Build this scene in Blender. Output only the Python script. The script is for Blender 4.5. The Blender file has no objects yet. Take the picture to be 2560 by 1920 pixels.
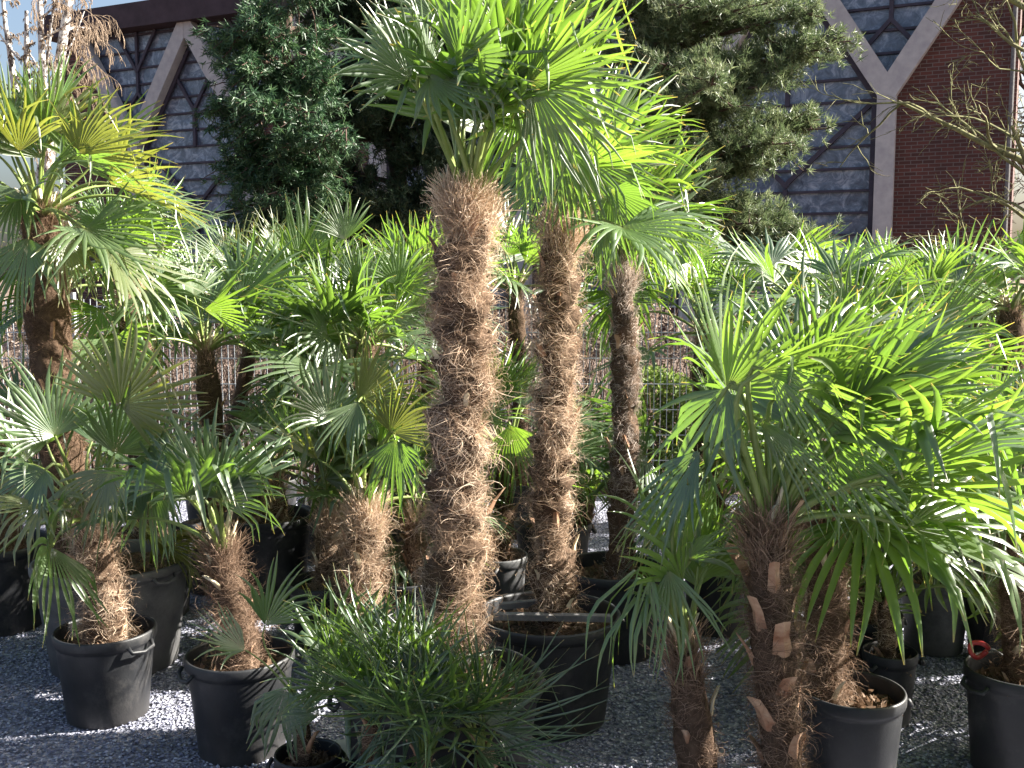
import bpy, math, random
import numpy as np
from mathutils import Vector
R = math.radians
sc = bpy.context.scene
COL = sc.collection

# ------------------------------------------------------------------ camera
H = 1.70; F = 1050.0; PITCH = 5.9
cam_d = bpy.data.cameras.new('camera'); cam = bpy.data.objects.new('camera', cam_d)
COL.objects.link(cam); sc.camera = cam
cam.location = (0, 0, H); cam.rotation_euler = (R(90 - PITCH), 0, 0)
cam_d.sensor_width = 36; cam_d.lens = 36 * F / 1024.0
cam_d.clip_start = 0.05; cam_d.clip_end = 600
cam_d.dof.use_dof = False
# ------------------------------------------------------------------ light
SUN_EL, SUN_AZ = 34.0, (1.0, 0.13)      # azimuth as horizontal direction towards the sun
w = bpy.data.worlds.new('World'); sc.world = w; w.use_nodes = True
nt = w.node_tree; nt.nodes.clear()
sky = nt.nodes.new('ShaderNodeTexSky'); sky.sky_type = 'NISHITA'; sky.sun_disc = False
sky.sun_elevation = R(SUN_EL); sky.sun_rotation = math.atan2(SUN_AZ[0], SUN_AZ[1])
sky.air_density = 1.0; sky.dust_density = 5.0; sky.ozone_density = 1.5
bg = nt.nodes.new('ShaderNodeBackground'); bg.inputs[1].default_value = 0.052
wo = nt.nodes.new('ShaderNodeOutputWorld')
nt.links.new(sky.outputs[0], bg.inputs[0]); nt.links.new(bg.outputs[0], wo.inputs[0])
sd = bpy.data.lights.new('sun', 'SUN'); sd.energy = 5.0; sd.angle = R(0.5); sd.color = (1.0, 0.95, 0.86)
so = bpy.data.objects.new('sun', sd); COL.objects.link(so)
sv = Vector((SUN_AZ[0], SUN_AZ[1], math.tan(R(SUN_EL)) * math.hypot(*SUN_AZ)))
so.rotation_euler = sv.to_track_quat('Z', 'Y').to_euler(); so.location = (20, -10, 20)
sc.view_settings.view_transform = 'Standard'; sc.view_settings.look = 'None'
sc.view_settings.gamma = 1.0; sc.view_settings.exposure = 2.35

# ------------------------------------------------------------------ projection helpers
cp, sp_ = math.cos(R(PITCH)), math.sin(R(PITCH))
def ray(x, y):
    a, b = (x - 512) / F, (384 - y) / F
    return np.array([a, cp + b * sp_, -sp_ + b * cp])
def at(x, y, Y):
    r = ray(x, y); return np.array([0, 0, H]) + r * (Y / r[1])
def atz(x, y, z):
    r = ray(x, y); return np.array([0, 0, H]) + r * ((z - H) / r[2])
def nrm(v):
    v = np.asarray(v, float); return v / (np.linalg.norm(v, axis=-1, keepdims=True) + 1e-12)

# ------------------------------------------------------------------ object helpers
def tag(o, label=None, cat=None, group=None, kind=None):
    if label: o['label'] = label
    if cat: o['category'] = cat
    if group: o['group'] = group
    if kind: o['kind'] = kind
    return o
def empty(name, loc):
    o = bpy.data.objects.new(name, None); o.location = tuple(float(c) for c in loc)
    o.empty_display_size = 0.1; COL.objects.link(o); return o
def np_mesh(name, V, Fc, mats, parent=None, attr=None, smooth=False, matidx=None):
    """V (n,3) world coordinates, Fc list of int arrays (m,k); one mesh object"""
    if not isinstance(Fc, list): Fc = [Fc]
    V = np.asarray(V, float)
    me = bpy.data.meshes.new(name)
    off = np.array(parent.matrix_world.translation if False else (0, 0, 0), float)
    p = parent
    while p is not None:
        off = off + np.array(p.location); p = p.parent
    V = V - off
    me.vertices.add(len(V)); me.vertices.foreach_set('co', V.astype(np.float32).ravel())
    loops = np.concatenate([f.ravel() for f in Fc]).astype(np.int32)
    tot = np.concatenate([np.full(len(f), f.shape[1]) for f in Fc]).astype(np.int32)
    st = np.concatenate([[0], np.cumsum(tot)[:-1]]).astype(np.int32)
    me.loops.add(len(loops)); me.loops.foreach_set('vertex_index', loops)
    me.polygons.add(len(tot)); me.polygons.foreach_set('loop_start', st)
    if smooth: me.polygons.foreach_set('use_smooth', np.ones(len(tot), bool))
    for m in (mats if isinstance(mats, list) else [mats]): me.materials.append(m)
    if matidx is not None: me.polygons.foreach_set('material_index', matidx.astype(np.int32))
    if attr:
        for k, v in attr.items():
            a = me.attributes.new(k, 'FLOAT', 'POINT'); a.data.foreach_set('value', np.asarray(v, np.float32))
    me.update(calc_edges=True)
    o = bpy.data.objects.new(name, me); COL.objects.link(o)
    if parent: o.parent = parent
    return o
class MB:
    """collects polygons for ONE mesh"""
    def __init__(s): s.v = []; s.f = []; s.mi = []; s.cur = 0
    def add(s, vs, fs):
        b = len(s.v); s.v += [tuple(map(float, v)) for v in vs]
        for f in fs: s.f.append(tuple(b + i for i in f)); s.mi.append(s.cur)
    def box(s, o, ux, uy, uz):
        o, ux, uy, uz = map(np.asarray, (o, ux, uy, uz))
        vs = [o + a * ux + b * uy + c * uz for c in (0, 1) for b in (0, 1) for a in (0, 1)]
        s.add(vs, [(0, 2, 3, 1), (4, 5, 7, 6), (0, 1, 5, 4), (2, 6, 7, 3), (0, 4, 6, 2), (1, 3, 7, 5)])
    def bar(s, a, b, wv, dv):
        """box from a to b with half vectors wv, dv"""
        a, b, wv, dv = map(np.asarray, (a, b, wv, dv))
        s.box(a - wv - dv, b - a, 2 * wv, 2 * dv)
    def prism(s, poly, ext):
        n = len(poly); ext = np.asarray(ext)
        vs = [np.asarray(p) for p in poly] + [np.asarray(p) + ext for p in poly]
        s.add(vs, [tuple(range(n))[::-1], tuple(range(n, 2 * n))] + [(i, (i + 1) % n, n + (i + 1) % n, n + i) for i in range(n)])
    def tube(s, pts, rad, n=6, cap=True):
        pts = np.asarray(pts, float); rad = np.broadcast_to(np.asarray(rad, float), (len(pts),))
        vs, fs = tube_np(pts, rad, n)
        s.add(vs, [tuple(q) for q in fs])
        if cap:
            b = len(s.v) - len(vs)
            s.f.append(tuple(b + i for i in range(n))[::-1]); s.mi.append(s.cur)
            s.f.append(tuple(b + len(vs) - n + i for i in range(n))); s.mi.append(s.cur)
    def lathe(s, c, prof, n=48):
        c = np.asarray(c, float); vs = []; fs = []
        for (r, z) in prof:
            for k in range(n):
                a = 2 * math.pi * k / n; vs.append((c[0] + r * math.cos(a), c[1] + r * math.sin(a), c[2] + z))
        for i in range(len(prof) - 1):
            for k in range(n):
                k2 = (k + 1) % n; fs.append((i * n + k, i * n + k2, (i + 1) * n + k2, (i + 1) * n + k))
        s.add(vs, fs)
    def build(s, name, mats, parent=None, smooth=False):
        me = bpy.data.meshes.new(name); off = np.zeros(3); p = parent
        while p is not None: off = off + np.array(p.location); p = p.parent
        me.from_pydata([tuple(np.asarray(v) - off) for v in s.v], [], s.f)
        for m in (mats if isinstance(mats, list) else [mats]): me.materials.append(m)
        me.polygons.foreach_set('material_index', s.mi)
        if smooth: me.polygons.foreach_set('use_smooth', [True] * len(s.f))
        me.update()
        o = bpy.data.objects.new(name, me); COL.objects.link(o)
        if parent: o.parent = parent
        return o
def tube_np(pts, rad, n=5):
    t = nrm(np.gradient(pts, axis=0))
    ref = np.array([0, 0, 1.0]) if abs(t[0][2]) < 0.9 else np.array([1.0, 0, 0])
    vs = []
    for i in range(len(pts)):
        a = nrm(np.cross(t[i], ref)); b = np.cross(t[i], a)
        for k in range(n):
            th = 2 * math.pi * k / n
            vs.append(pts[i] + rad[i] * (math.cos(th) * a + math.sin(th) * b))
    fs = [(i * n + k, i * n + (k + 1) % n, (i + 1) * n + (k + 1) % n, (i + 1) * n + k) for i in range(len(pts) - 1) for k in range(n)]
    return np.array(vs), np.array(fs)

# ------------------------------------------------------------------ materials
def new_mat(name):
    m = bpy.data.materials.new(name); m.use_nodes = True; t = m.node_tree; t.nodes.clear()
    out = t.nodes.new('ShaderNodeOutputMaterial'); p = t.nodes.new('ShaderNodeBsdfPrincipled')
    t.links.new(p.outputs[0], out.inputs[0]); return m, t, p, out
def N(t, typ, **kw):
    n = t.nodes.new(typ)
    for k, v in kw.items():
        if k in n.inputs: n.inputs[k].default_value = v
        else: setattr(n, k, v)
    return n
def noise(t, scale, detail=4, rough=0.6, coord='Object', vec=None):
    tc = t.nodes.new('ShaderNodeTexCoord') if vec is None else None
    n = N(t, 'ShaderNodeTexNoise', Scale=scale, Detail=detail, Roughness=rough)
    t.links.new(vec if vec is not None else tc.outputs[coord], n.inputs['Vector']); return n
def ramp(t, src, stops):
    r = t.nodes.new('ShaderNodeValToRGB'); e = r.color_ramp.elements
    while len(e) < len(stops): e.new(0.5)
    for i, (p, c) in enumerate(stops): e[i].position = p; e[i].color = (*c, 1)
    t.links.new(src, r.inputs[0]); return r
def bump(t, p, src, strength, dist):
    b = N(t, 'ShaderNodeBump', Strength=strength, Distance=dist)
    t.links.new(src, b.inputs['Height']); t.links.new(b.outputs[0], p.inputs['Normal']); return b
def simple(name, stops, scale=8, rough=0.7, spec=0.4, bs=0.3, bd=0.01, detail=6):
    m, t, p, o = new_mat(name); n = noise(t, scale, detail)
    r = ramp(t, n.outputs[0], stops); t.links.new(r.outputs[0], p.inputs['Base Color'])
    p.inputs['Roughness'].default_value = rough; p.inputs['Specular IOR Level'].default_value = spec
    if bs: bump(t, p, n.outputs[0], bs, bd)
    return m

def leaf_mat(name, base_a, base_b, trans, tmix=0.42, rough=0.38, tip=(0.30, 0.22, 0.06)):
    m, t, p, out = new_mat(name)
    oi = t.nodes.new('ShaderNodeObjectInfo')
    at_ = N(t, 'ShaderNodeAttribute', attribute_name='u'); ar = N(t, 'ShaderNodeAttribute', attribute_name='rnd')
    n = noise(t, 9, 3)
    mx = N(t, 'ShaderNodeMix', data_type='RGBA'); mx.inputs[6].default_value = (*base_a, 1); mx.inputs[7].default_value = (*base_b, 1)
    ad = N(t, 'ShaderNodeMath', operation='ADD'); t.links.new(oi.outputs['Random'], ad.inputs[0]); t.links.new(ar.outputs['Fac'], ad.inputs[1])
    hv = N(t, 'ShaderNodeMath', operation='MULTIPLY'); hv.inputs[1].default_value = 0.5
    t.links.new(ad.outputs[0], hv.inputs[0]); t.links.new(hv.outputs[0], mx.inputs[0])
    r = ramp(t, at_.outputs['Fac'], [(0.0, (0.25, 0.25, 0.25)), (0.12, (0, 0, 0)), (0.93, (0, 0, 0)), (1.0, (1, 1, 1))])
    m2 = N(t, 'ShaderNodeMix', data_type='RGBA'); t.links.new(r.outputs[0], m2.inputs[0])
    t.links.new(mx.outputs[2], m2.inputs[6]); m2.inputs[7].default_value = (*tip, 1)
    # paler waxy underside
    ge = t.nodes.new('ShaderNodeNewGeometry')
    m3 = N(t, 'ShaderNodeMix', data_type='RGBA'); bf = N(t, 'ShaderNodeMath', operation='MULTIPLY'); bf.inputs[1].default_value = 0.22
    t.links.new(ge.outputs['Backfacing'], bf.inputs[0]); t.links.new(bf.outputs[0], m3.inputs[0])
    t.links.new(m2.outputs[2], m3.inputs[6]); m3.inputs[7].default_value = (0.22, 0.30, 0.20, 1)
    t.links.new(m3.outputs[2], p.inputs['Base Color'])
    rr = N(t, 'ShaderNodeMapRange'); rr.inputs[3].default_value = rough - 0.05; rr.inputs[4].default_value = rough + 0.15
    t.links.new(n.outputs[0], rr.inputs[0]); t.links.new(rr.outputs[0], p.inputs['Roughness'])
    p.inputs['Specular IOR Level'].default_value = 0.9; p.inputs['Coat Weight'].default_value = 0.9; p.inputs['Coat Roughness'].default_value = 0.34
    tr = t.nodes.new('ShaderNodeBsdfTranslucent')
    m4 = N(t, 'ShaderNodeMix', data_type='RGBA'); t.links.new(r.outputs[0], m4.inputs[0]); m4.inputs[6].default_value = (*trans, 1); m4.inputs[7].default_value = (0.5, 0.34, 0.08, 1)
    t.links.new(m4.outputs[2], tr.inputs[0])
    ms = N(t, 'ShaderNodeMixShader'); ms.inputs[0].default_value = tmix
    t.links.new(p.outputs[0], ms.inputs[1]); t.links.new(tr.outputs[0], ms.inputs[2]); t.links.new(ms.outputs[0], out.inputs[0])
    return m
M = {}
M['leaf'] = leaf_mat('palm_leaf_green', (0.036, 0.074, 0.020), (0.085, 0.125, 0.030), (0.17, 0.31, 0.03))
M['leaf_cool'] = leaf_mat('palm_leaf_deep_green', (0.018, 0.052, 0.020), (0.050, 0.095, 0.025), (0.15, 0.26, 0.03))
M['leaf_bright'] = leaf_mat('palm_leaf_fresh_green', (0.05, 0.11, 0.018), (0.09, 0.15, 0.025), (0.235, 0.39, 0.035), 0.45)
M['leaf_dark'] = leaf_mat('palm_leaf_dark_blue_green', (0.018, 0.045, 0.022), (0.036, 0.075, 0.025), (0.08, 0.16, 0.025), 0.3)
M['leaf_olive'] = leaf_mat('palm_leaf_olive', (0.075, 0.095, 0.02), (0.12, 0.13, 0.028), (0.26, 0.29, 0.035))
M['petiole'] = simple('petiole_green', [(0.3, (0.12, 0.18, 0.035)), (0.7, (0.2, 0.24, 0.07))], 20, 0.45, 0.5, 0.1)
def fibre_mat(name, a, b, c):
    m, t, p, out = new_mat(name)
    ar = N(t, 'ShaderNodeAttribute', attribute_name='rnd')
    r = ramp(t, ar.outputs['Fac'], [(0.0, a), (0.55, b), (1.0, c)])
    t.links.new(r.outputs[0], p.inputs['Base Color']); p.inputs['Roughness'].default_value = 0.7; p.inputs['Specular IOR Level'].default_value = 0.3
    tr = t.nodes.new('ShaderNodeBsdfTranslucent'); t.links.new(r.outputs[0], tr.inputs[0])
    ms = N(t, 'ShaderNodeMixShader'); ms.inputs[0].default_value = 0.3
    t.links.new(p.outputs[0], ms.inputs[1]); t.links.new(tr.outputs[0], ms.inputs[2]); t.links.new(ms.outputs[0], out.inputs[0])
    return m
M['fibre'] = fibre_mat('trunk_fibre', (0.19, 0.12, 0.075), (0.44, 0.31, 0.21), (0.80, 0.65, 0.50))
M['fibre_shade'] = fibre_mat('shaded_fibre', (0.07, 0.04, 0.025), (0.15, 0.09, 0.055), (0.30, 0.20, 0.13))  # darker copy of the fibre: the leaning trunk's shade is in the colour
M['fibre_grey'] = fibre_mat('trunk_fibre_greyed', (0.13, 0.10, 0.08), (0.34, 0.27, 0.22), (0.72, 0.62, 0.54))
M['fibre_dark'] = fibre_mat('trunk_fibre_rusty', (0.10, 0.06, 0.038), (0.21, 0.135, 0.09), (0.40, 0.28, 0.20))
M['bark'] = simple('palm_trunk_core', [(0.25, (0.035, 0.022, 0.014)), (0.75, (0.12, 0.078, 0.052))], 45, 0.9, 0.1, 0.8, 0.01)
M['stub'] = simple('cut_leaf_base', [(0.3, (0.24, 0.10, 0.05)), (0.7, (0.50, 0.34, 0.22))], 18, 0.7, 0.3, 0.2)
M['stub_pale'] = simple('pale_leaf_base', [(0.3, (0.42, 0.36, 0.22)), (0.7, (0.66, 0.58, 0.42))], 18, 0.7, 0.3, 0.2)
def pot_mat(name, a, b, rough=0.5):
    m, t, p, out = new_mat(name)
    n = noise(t, 6, 8, 0.75); n2 = noise(t, 140, 2)
    r = ramp(t, n.outputs[0], [(0.35, a), (0.75, b)])
    n4 = noise(t, 3.2, 9, 0.8); rd = ramp(t, n4.outputs[0], [(0.50, (0, 0, 0)), (0.72, (.55, .55, .55))])
    tc4 = t.nodes.new('ShaderNodeTexCoord'); sx4 = t.nodes.new('ShaderNodeSeparateXYZ'); t.links.new(tc4.outputs['Object'], sx4.inputs[0])
    mr = N(t, 'ShaderNodeMapRange'); mr.inputs[1].default_value = 0.12; mr.inputs[2].default_value = 0.0; mr.inputs[3].default_value = 0.0; mr.inputs[4].default_value = 0.55
    t.links.new(sx4.outputs[2], mr.inputs[0]); mxx = N(t, 'ShaderNodeMath', operation='MAXIMUM'); mul = N(t, 'ShaderNodeMath', operation='MULTIPLY')
    t.links.new(mr.outputs[0], mul.inputs[0]); t.links.new(n4.outputs[0], mul.inputs[1]); t.links.new(rd.outputs[0], mxx.inputs[0]); t.links.new(mul.outputs[0], mxx.inputs[1])
    md = N(t, 'ShaderNodeMix', data_type='RGBA'); t.links.new(mxx.outputs[0], md.inputs[0]); t.links.new(r.outputs[0], md.inputs[6]); md.inputs[7].default_value = (0.13, 0.12, 0.11, 1)
    t.links.new(md.outputs[2], p.inputs['Base Color']); p.inputs['Roughness'].default_value = rough
    p.inputs['Specular IOR Level'].default_value = 0.45
    bump(t, p, n2.outputs[0], 0.25, 0.002); return m
M['pot'] = pot_mat('black_plastic', (0.011, 0.012, 0.014), (0.028, 0.029, 0.032))
M['pot_dusty'] = pot_mat('dusty_sunlit_black_plastic', (0.05, 0.05, 0.053), (0.15, 0.15, 0.15), 0.6)  # paler copy for sunlit pots: dust and sunlight both in the colour
M['soil'] = simple('potting_soil', [(0.3, (0.03, 0.02, 0.013)), (0.6, (0.10, 0.075, 0.05)), (0.8, (0.3, 0.24, 0.16))], 60, 0.95, 0.1, 1.0, 0.02)
M['wood'] = simple('weathered_batten', [(0.3, (0.11, 0.105, 0.11)), (0.7, (0.22, 0.21, 0.20))], 25, 0.8, 0.2, 0.3)

# ------------------------------------------------------------------ ground
m, t, p, o = new_mat('grey_gravel')
tc = t.nodes.new('ShaderNodeTexCoord')
vo = N(t, 'ShaderNodeTexVoronoi', Scale=70.0); t.links.new(tc.outputs['Object'], vo.inputs['Vector'])
r = ramp(t, vo.outputs['Color'], [(0.1, (0.10, 0.105, 0.14)), (0.55, (0.25, 0.26, 0.33)), (0.95, (0.50, 0.50, 0.56))])
n2 = noise(t, 1.3, 4)
mm = N(t, 'ShaderNodeMix', data_type='RGBA', blend_type='MULTIPLY'); mm.inputs[0].default_value = 0.5
r2 = ramp(t, n2.outputs[0], [(0.35, (0.6, 0.57, 0.55)), (0.65, (1, 1, 1))])
t.links.new(r.outputs[0], mm.inputs[6]); t.links.new(r2.outputs[0], mm.inputs[7]); t.links.new(mm.outputs[2], p.inputs['Base Color'])
p.inputs['Roughness'].default_value = 0.85; bump(t, p, vo.outputs['Distance'], 1.0, 0.02)
M['gravel'] = m
M['stone'] = fibre_mat('gravel_stone', (0.14, 0.15, 0.215), (0.36, 0.37, 0.48), (0.70, 0.71, 0.78))
m, t, p, o = new_mat('woodland_soil')
n = noise(t, 3, 8, 0.75); r = ramp(t, n.outputs[0], [(0.3, (0.05, 0.035, 0.025)), (0.55, (0.14, 0.09, 0.07)), (0.75, (0.10, 0.13, 0.05))])
t.links.new(r.outputs[0], p.inputs['Base Color']); p.inputs['Roughness'].default_value = 0.95; bump(t, p, n.outputs[0], 1, 0.1)
M['earth'] = m
g = MB(); g.add([(-200, -60, -.004), (200, -60, -.004), (200, 400, -.004), (-200, 400, -.004)], [(0, 1, 2, 3)])
tag(g.build('ground', M['earth']), kind='structure')
rng = np.random.default_rng(5)
g = MB(); g.add([(-14, -4, 0), (14, -4, 0), (14, 8.05, 0), (-14, 8.05, 0)], [(0, 1, 2, 3)])
tag(g.build('gravel_yard', M['gravel']), kind='structure')
# loose stones lying on the yard
n = 70000
Yc = 2.3 + 5.7 * rng.random(n) ** 1.5; Xc = (rng.random(n) * 2 - 1) * (Yc * 0.53 + 0.3)
octa = np.array([(1, 0, 0), (-1, 0, 0), (0, 1, 0), (0, -1, 0), (0, 0, 1), (0, 0, -1)], float)
of = np.array([(0, 2, 4), (2, 1, 4), (1, 3, 4), (3, 0, 4), (2, 0, 5), (1, 2, 5), (3, 1, 5), (0, 3, 5)])
q = octa[None] * (0.55 + 0.6 * rng.random((n, 6, 1))) * np.array([1, .8, .5]) + (rng.random((n, 6, 3)) - .5) * .35
a = rng.random(n) * 6.28; ca, sa = np.cos(a)[:, None], np.sin(a)[:, None]
q = np.stack([q[..., 0] * ca - q[..., 1] * sa, q[..., 0] * sa + q[..., 1] * ca, q[..., 2]], -1)
q = q * (0.005 + 0.007 * rng.random((n, 1, 1)) ** 1.5) + np.stack([Xc, Yc, 0.002 + .004 * rng.random(n)], -1)[:, None]
fs = (of[None] + 6 * np.arange(n)[:, None, None]).reshape(-1, 3)
tag(np_mesh('gravel_stones', q.reshape(-1, 3), fs, M['stone'], attr={'rnd': np.repeat(rng.random(n), 6)}), 'loose grey gravel stones covering the nursery yard', 'gravel', kind='stuff')

# ------------------------------------------------------------------ building
m, t, p, o = new_mat('red_brick')
tc = t.nodes.new('ShaderNodeTexCoord')
sx = t.nodes.new('ShaderNodeSeparateXYZ'); t.links.new(tc.outputs['Object'], sx.inputs[0])
# run along the facade as u
mu = N(t, 'ShaderNodeVectorMath', operation='DOT_PRODUCT'); mu.inputs[1].default_value = (-0.903, 0.429, 0); t.links.new(tc.outputs['Object'], mu.inputs[0])
cx = t.nodes.new('ShaderNodeCombineXYZ'); t.links.new(mu.outputs['Value'], cx.inputs[0]); t.links.new(sx.outputs[2], cx.inputs[1])
b = N(t, 'ShaderNodeTexBrick', Scale=1.0); b.inputs['Brick Width'].default_value = 0.25; b.inputs['Row Height'].default_value = 0.083
b.inputs['Mortar Size'].default_value = 0.009; b.inputs['Color1'].default_value = (0.145, 0.046, 0.034, 1); b.inputs['Color2'].default_value = (0.085, 0.032, 0.026, 1); b.inputs['Mortar'].default_value = (0.17, 0.14, 0.13, 1)
t.links.new(cx.outputs[0], b.inputs['Vector'])
nn = noise(t, 1.2, 5); mm = N(t, 'ShaderNodeMix', data_type='RGBA', blend_type='MULTIPLY'); mm.inputs[0].default_value = 0.6
t.links.new(b.outputs[0], mm.inputs[6]); t.links.new(nn.outputs[0], mm.inputs[7]); t.links.new(mm.outputs[2], p.inputs['Base Color'])
p.inputs['Roughness'].default_value = 0.9
M['brick'] = m
M['concrete'] = simple('pale_concrete', [(0.3, (0.34, 0.32, 0.33)), (0.7, (0.46, 0.44, 0.43))], 5, 0.85, 0.2, 0.2, 0.01)
M['steel'] = simple('dark_window_steel', [(0.3, (0.035, 0.03, 0.045)), (0.7, (0.06, 0.05, 0.07))], 5, 0.6, 0.3, 0)
M['fascia'] = simple('dark_fascia', [(0.3, (0.04, 0.03, 0.035)), (0.7, (0.07, 0.05, 0.06))], 2, 0.8, 0.2, 0)
m, t, p, o = new_mat('wavy_church_glass')
n = noise(t, 3.0, 6, 0.7); n.inputs['Distortion'].default_value = 1.2
r = ramp(t, n.outputs[0], [(0.3, (0.05, 0.06, 0.09)), (0.5, (0.13, 0.16, 0.22)), (0.68, (0.36, 0.40, 0.48))])
t.links.new(r.outputs[0], p.inputs['Base Color']); p.inputs['Roughness'].default_value = 0.18
n3 = noise(t, 1.6, 3); bump(t, p, n3.outputs[0], 0.35, 0.1)
M['glass'] = m
D0 = 24.0; S = 4.44
C0 = at(882, 275.5, D0); C0[2] = 0
u = np.array([-0.903, 0.429, 0]); nv = np.array([-0.429, -0.903, 0]); zu = np.array([0, 0, 1.0])
def bp(s, z, n=0.0): return C0 + u * s + zu * z + nv * n
root = empty('church_building', bp(2.5 * S, 0)); tag(root, 'brick and glass church hall with pale concrete Y columns behind the trees', 'building')
EL, ER = -0.58 * S, 5.72 * S; ZT = 9.22
# glazing per bay
for i in range(-1, 6):
    s0, s1 = max(i * S, -0.5 * S), min((i + 1) * S, 5.5 * S)
    if i == 3: pass
    g = MB(); g.prism([bp(s0, .3, -.05), bp(s1 - .002, .3, -.05), bp(s1 - .002, ZT, -.05), bp(s0, ZT, -.05)], nv * -0.04)
    wdw = g.build('window', M['glass'], root)
    f = MB(); k = 0
    z = 0.6
    hw = .03
    while z < ZT:
        f.box(bp(s0, z, -.046), u * (s1 - s0 - .002), nv * .07, zu * .055); z += 0.5
    def bar(a, b, w_=.05, n0=.02):
        a3, b3 = bp(a[0], a[1], n0), bp(b[0], b[1], n0); d = nrm(b3 - a3); side = np.cross(d, nv)
        f.bar(a3, b3, side * w_, nv * .045)
    if 0 <= i < 5:
        mid = (i + .5) * S
        bar((i * S + .3, 5.6), (mid + .05, 3.75)); bar(((i + 1) * S - .3, 5.6), (mid - .05, 3.75), n0=.023)
        bar((mid, 3.7), (mid, .4), n0=.026)
        bar((mid, 6.7), (mid - .85, 8.0), n0=.02); bar((mid, 6.7), (mid + .85, 8.0), n0=.023); bar((mid, 6.75), (mid, 5.6), n0=.026)
    f.build('mullion', M['steel'], wdw)
for i in range(6):     # steel in the V of every column: upright and little inverted V
    f = MB()
    c = i * S
    for a, b, n0 in (((c, 9.2), (c, 7.35), .03), ((c, 7.35), (c - .55, 6.75), .034), ((c, 7.35), (c + .55, 6.75), .038),
                     ((c - .8, 9.2), (c, 8.0), .042), ((c + .8, 9.2), (c, 8.0), .046)):
        a3, b3 = bp(a[0], a[1], n0), bp(b[0], b[1], n0); d = nrm(b3 - a3); f.bar(a3, b3, np.cross(d, nv) * .045, nv * .045)
    f.build('mullion', M['steel'], root)
    g = MB(); right = [(.2, 0), (.2, 5.65), (2.215, 8.77), (2.215, ZT - .005), (1.96, ZT - .005), (0, 6.15)]
    left = [(-x, z_) for x, z_ in right[::-1][1:]]
    g.prism([bp(c + x, z_, .10) for x, z_ in right + left], nv * .28)
    g.build('column', M['concrete'], root)
    g = MB()
    # dark steel reveal along the columns
    e = [(.2, .3), (.2, 5.65), (2.0, 8.45)]; 
    for sgn in (-1, 1):
        for a, b in zip(e[:-1], e[1:]):
            g.bar(bp(c + sgn * (a[0] + .07), a[1], .06), bp(c + sgn * (b[0] + .07), b[1], .06), u * .07, nv * .039)
    g.build('column_reveal', M['steel'], root)
def brick(poly, n0=.1):
    g = MB(); g.prism([bp(a, b, n0) for a, b in poly], nv * -.1); return g.build('brick_panel', M['brick'], root)
brick([(EL, 0), (-.2, 0), (-.2, 5.65), (-2.21, 8.77), (-2.21, ZT), (EL, ZT)], .13)
brick([(ER, 0), (5 * S + .2, 0), (5 * S + .2, 5.65), (5 * S + 2.21, 8.77), (5 * S + 2.21, ZT), (ER, ZT)][::-1], .13)
brick([(3 * S + .34, 0), (4 * S - .34, 0), (4 * S - .34, 5.65), (3.5 * S, 8.3), (3 * S + .34, 5.65)], .13)
brick([(0 * S + .34, 0), (5 * S - .34, 0), (5 * S - .34, .9), (0 * S + .34, .9)], .12)
g = MB()
for s_ in (EL - .02, ER): g.box(bp(s_, 0, .10), u * .02, nv * -12, zu * ZT)
g.box(bp(EL, 0, -12), u * (ER - EL), nv * .2, zu * ZT); g.build('side_wall', M['brick'], root)
g = MB(); g.box(bp(EL - .35, ZT + .002, .55), u * (ER - EL + .7), nv * -13, zu * .72); g.build('roof', M['fascia'], root)
g = MB(); g.tube([bp(EL + .08, 0, .25), bp(EL + .08, ZT, .25)], .05, 8); g.build('downpipe', M['wood'], root)

# ------------------------------------------------------------------ fence
M['wire'] = simple('galvanised_wire', [(0.3, (0.28, 0.3, 0.31)), (0.7, (0.42, 0.44, 0.45))], 4, 0.5, 0.5, 0)
FY = 8.1
froot = empty('wire_fence', (0, FY, 0)); tag(froot, 'grey welded double rod wire mesh fence behind the potted palms', 'fence')
FH = 1.52
for k in range(-3, 4):
    x0, x1 = k * 2.5 - .9, k * 2.5 + 1.6
    g = MB()
    x = x0 + .05
    while x < x1 - .02:
        g.box((x, FY, .05), (.0055, 0, 0), (0, .0055, 0), (0, 0, FH - .05)); x += .05
    z = .06
    while z < FH + .01:
        for yy in (-.0065, .006): g.box((x0 + .03, FY + yy, z), (2.44, 0, 0), (0, .006, 0), (0, 0, .006))
        z += .2
    g.build('mesh_panel', M['wire'], froot)
    g = MB(); g.box((x0 - .02, FY + .015, 0), (.04, 0, 0), (0, .05, 0), (0, 0, FH + .05)); g.build('fence_post', M['wire'], froot)

# ------------------------------------------------------------------ foliage clouds
def veg_mat(name, a, b, c, tmix=.3, rough=.6):
    m, t, p, out = new_mat(name)
    ar = N(t, 'ShaderNodeAttribute', attribute_name='rnd')
    r = ramp(t, ar.outputs['Fac'], [(0.0, a), (0.5, b), (1.0, c)])
    t.links.new(r.outputs[0], p.inputs['Base Color']); p.inputs['Roughness'].default_value = rough
    tr = t.nodes.new('ShaderNodeBsdfTranslucent'); t.links.new(r.outputs[0], tr.inputs[0])
    ms = N(t, 'ShaderNodeMixShader'); ms.inputs[0].default_value = tmix
    t.links.new(p.outputs[0], ms.inputs[1]); t.links.new(tr.outputs[0], ms.inputs[2]); t.links.new(ms.outputs[0], out.inputs[0])
    return m
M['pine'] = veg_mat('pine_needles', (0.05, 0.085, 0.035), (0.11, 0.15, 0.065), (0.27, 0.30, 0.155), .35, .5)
M['pine_shaded'] = veg_mat('shaded_pine_needles', (0.014, 0.034, 0.018), (0.03, 0.06, 0.028), (0.075, 0.10, 0.045), .2, .55)  # darker copy of the pine needles, the tree's shade put into the colour
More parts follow.
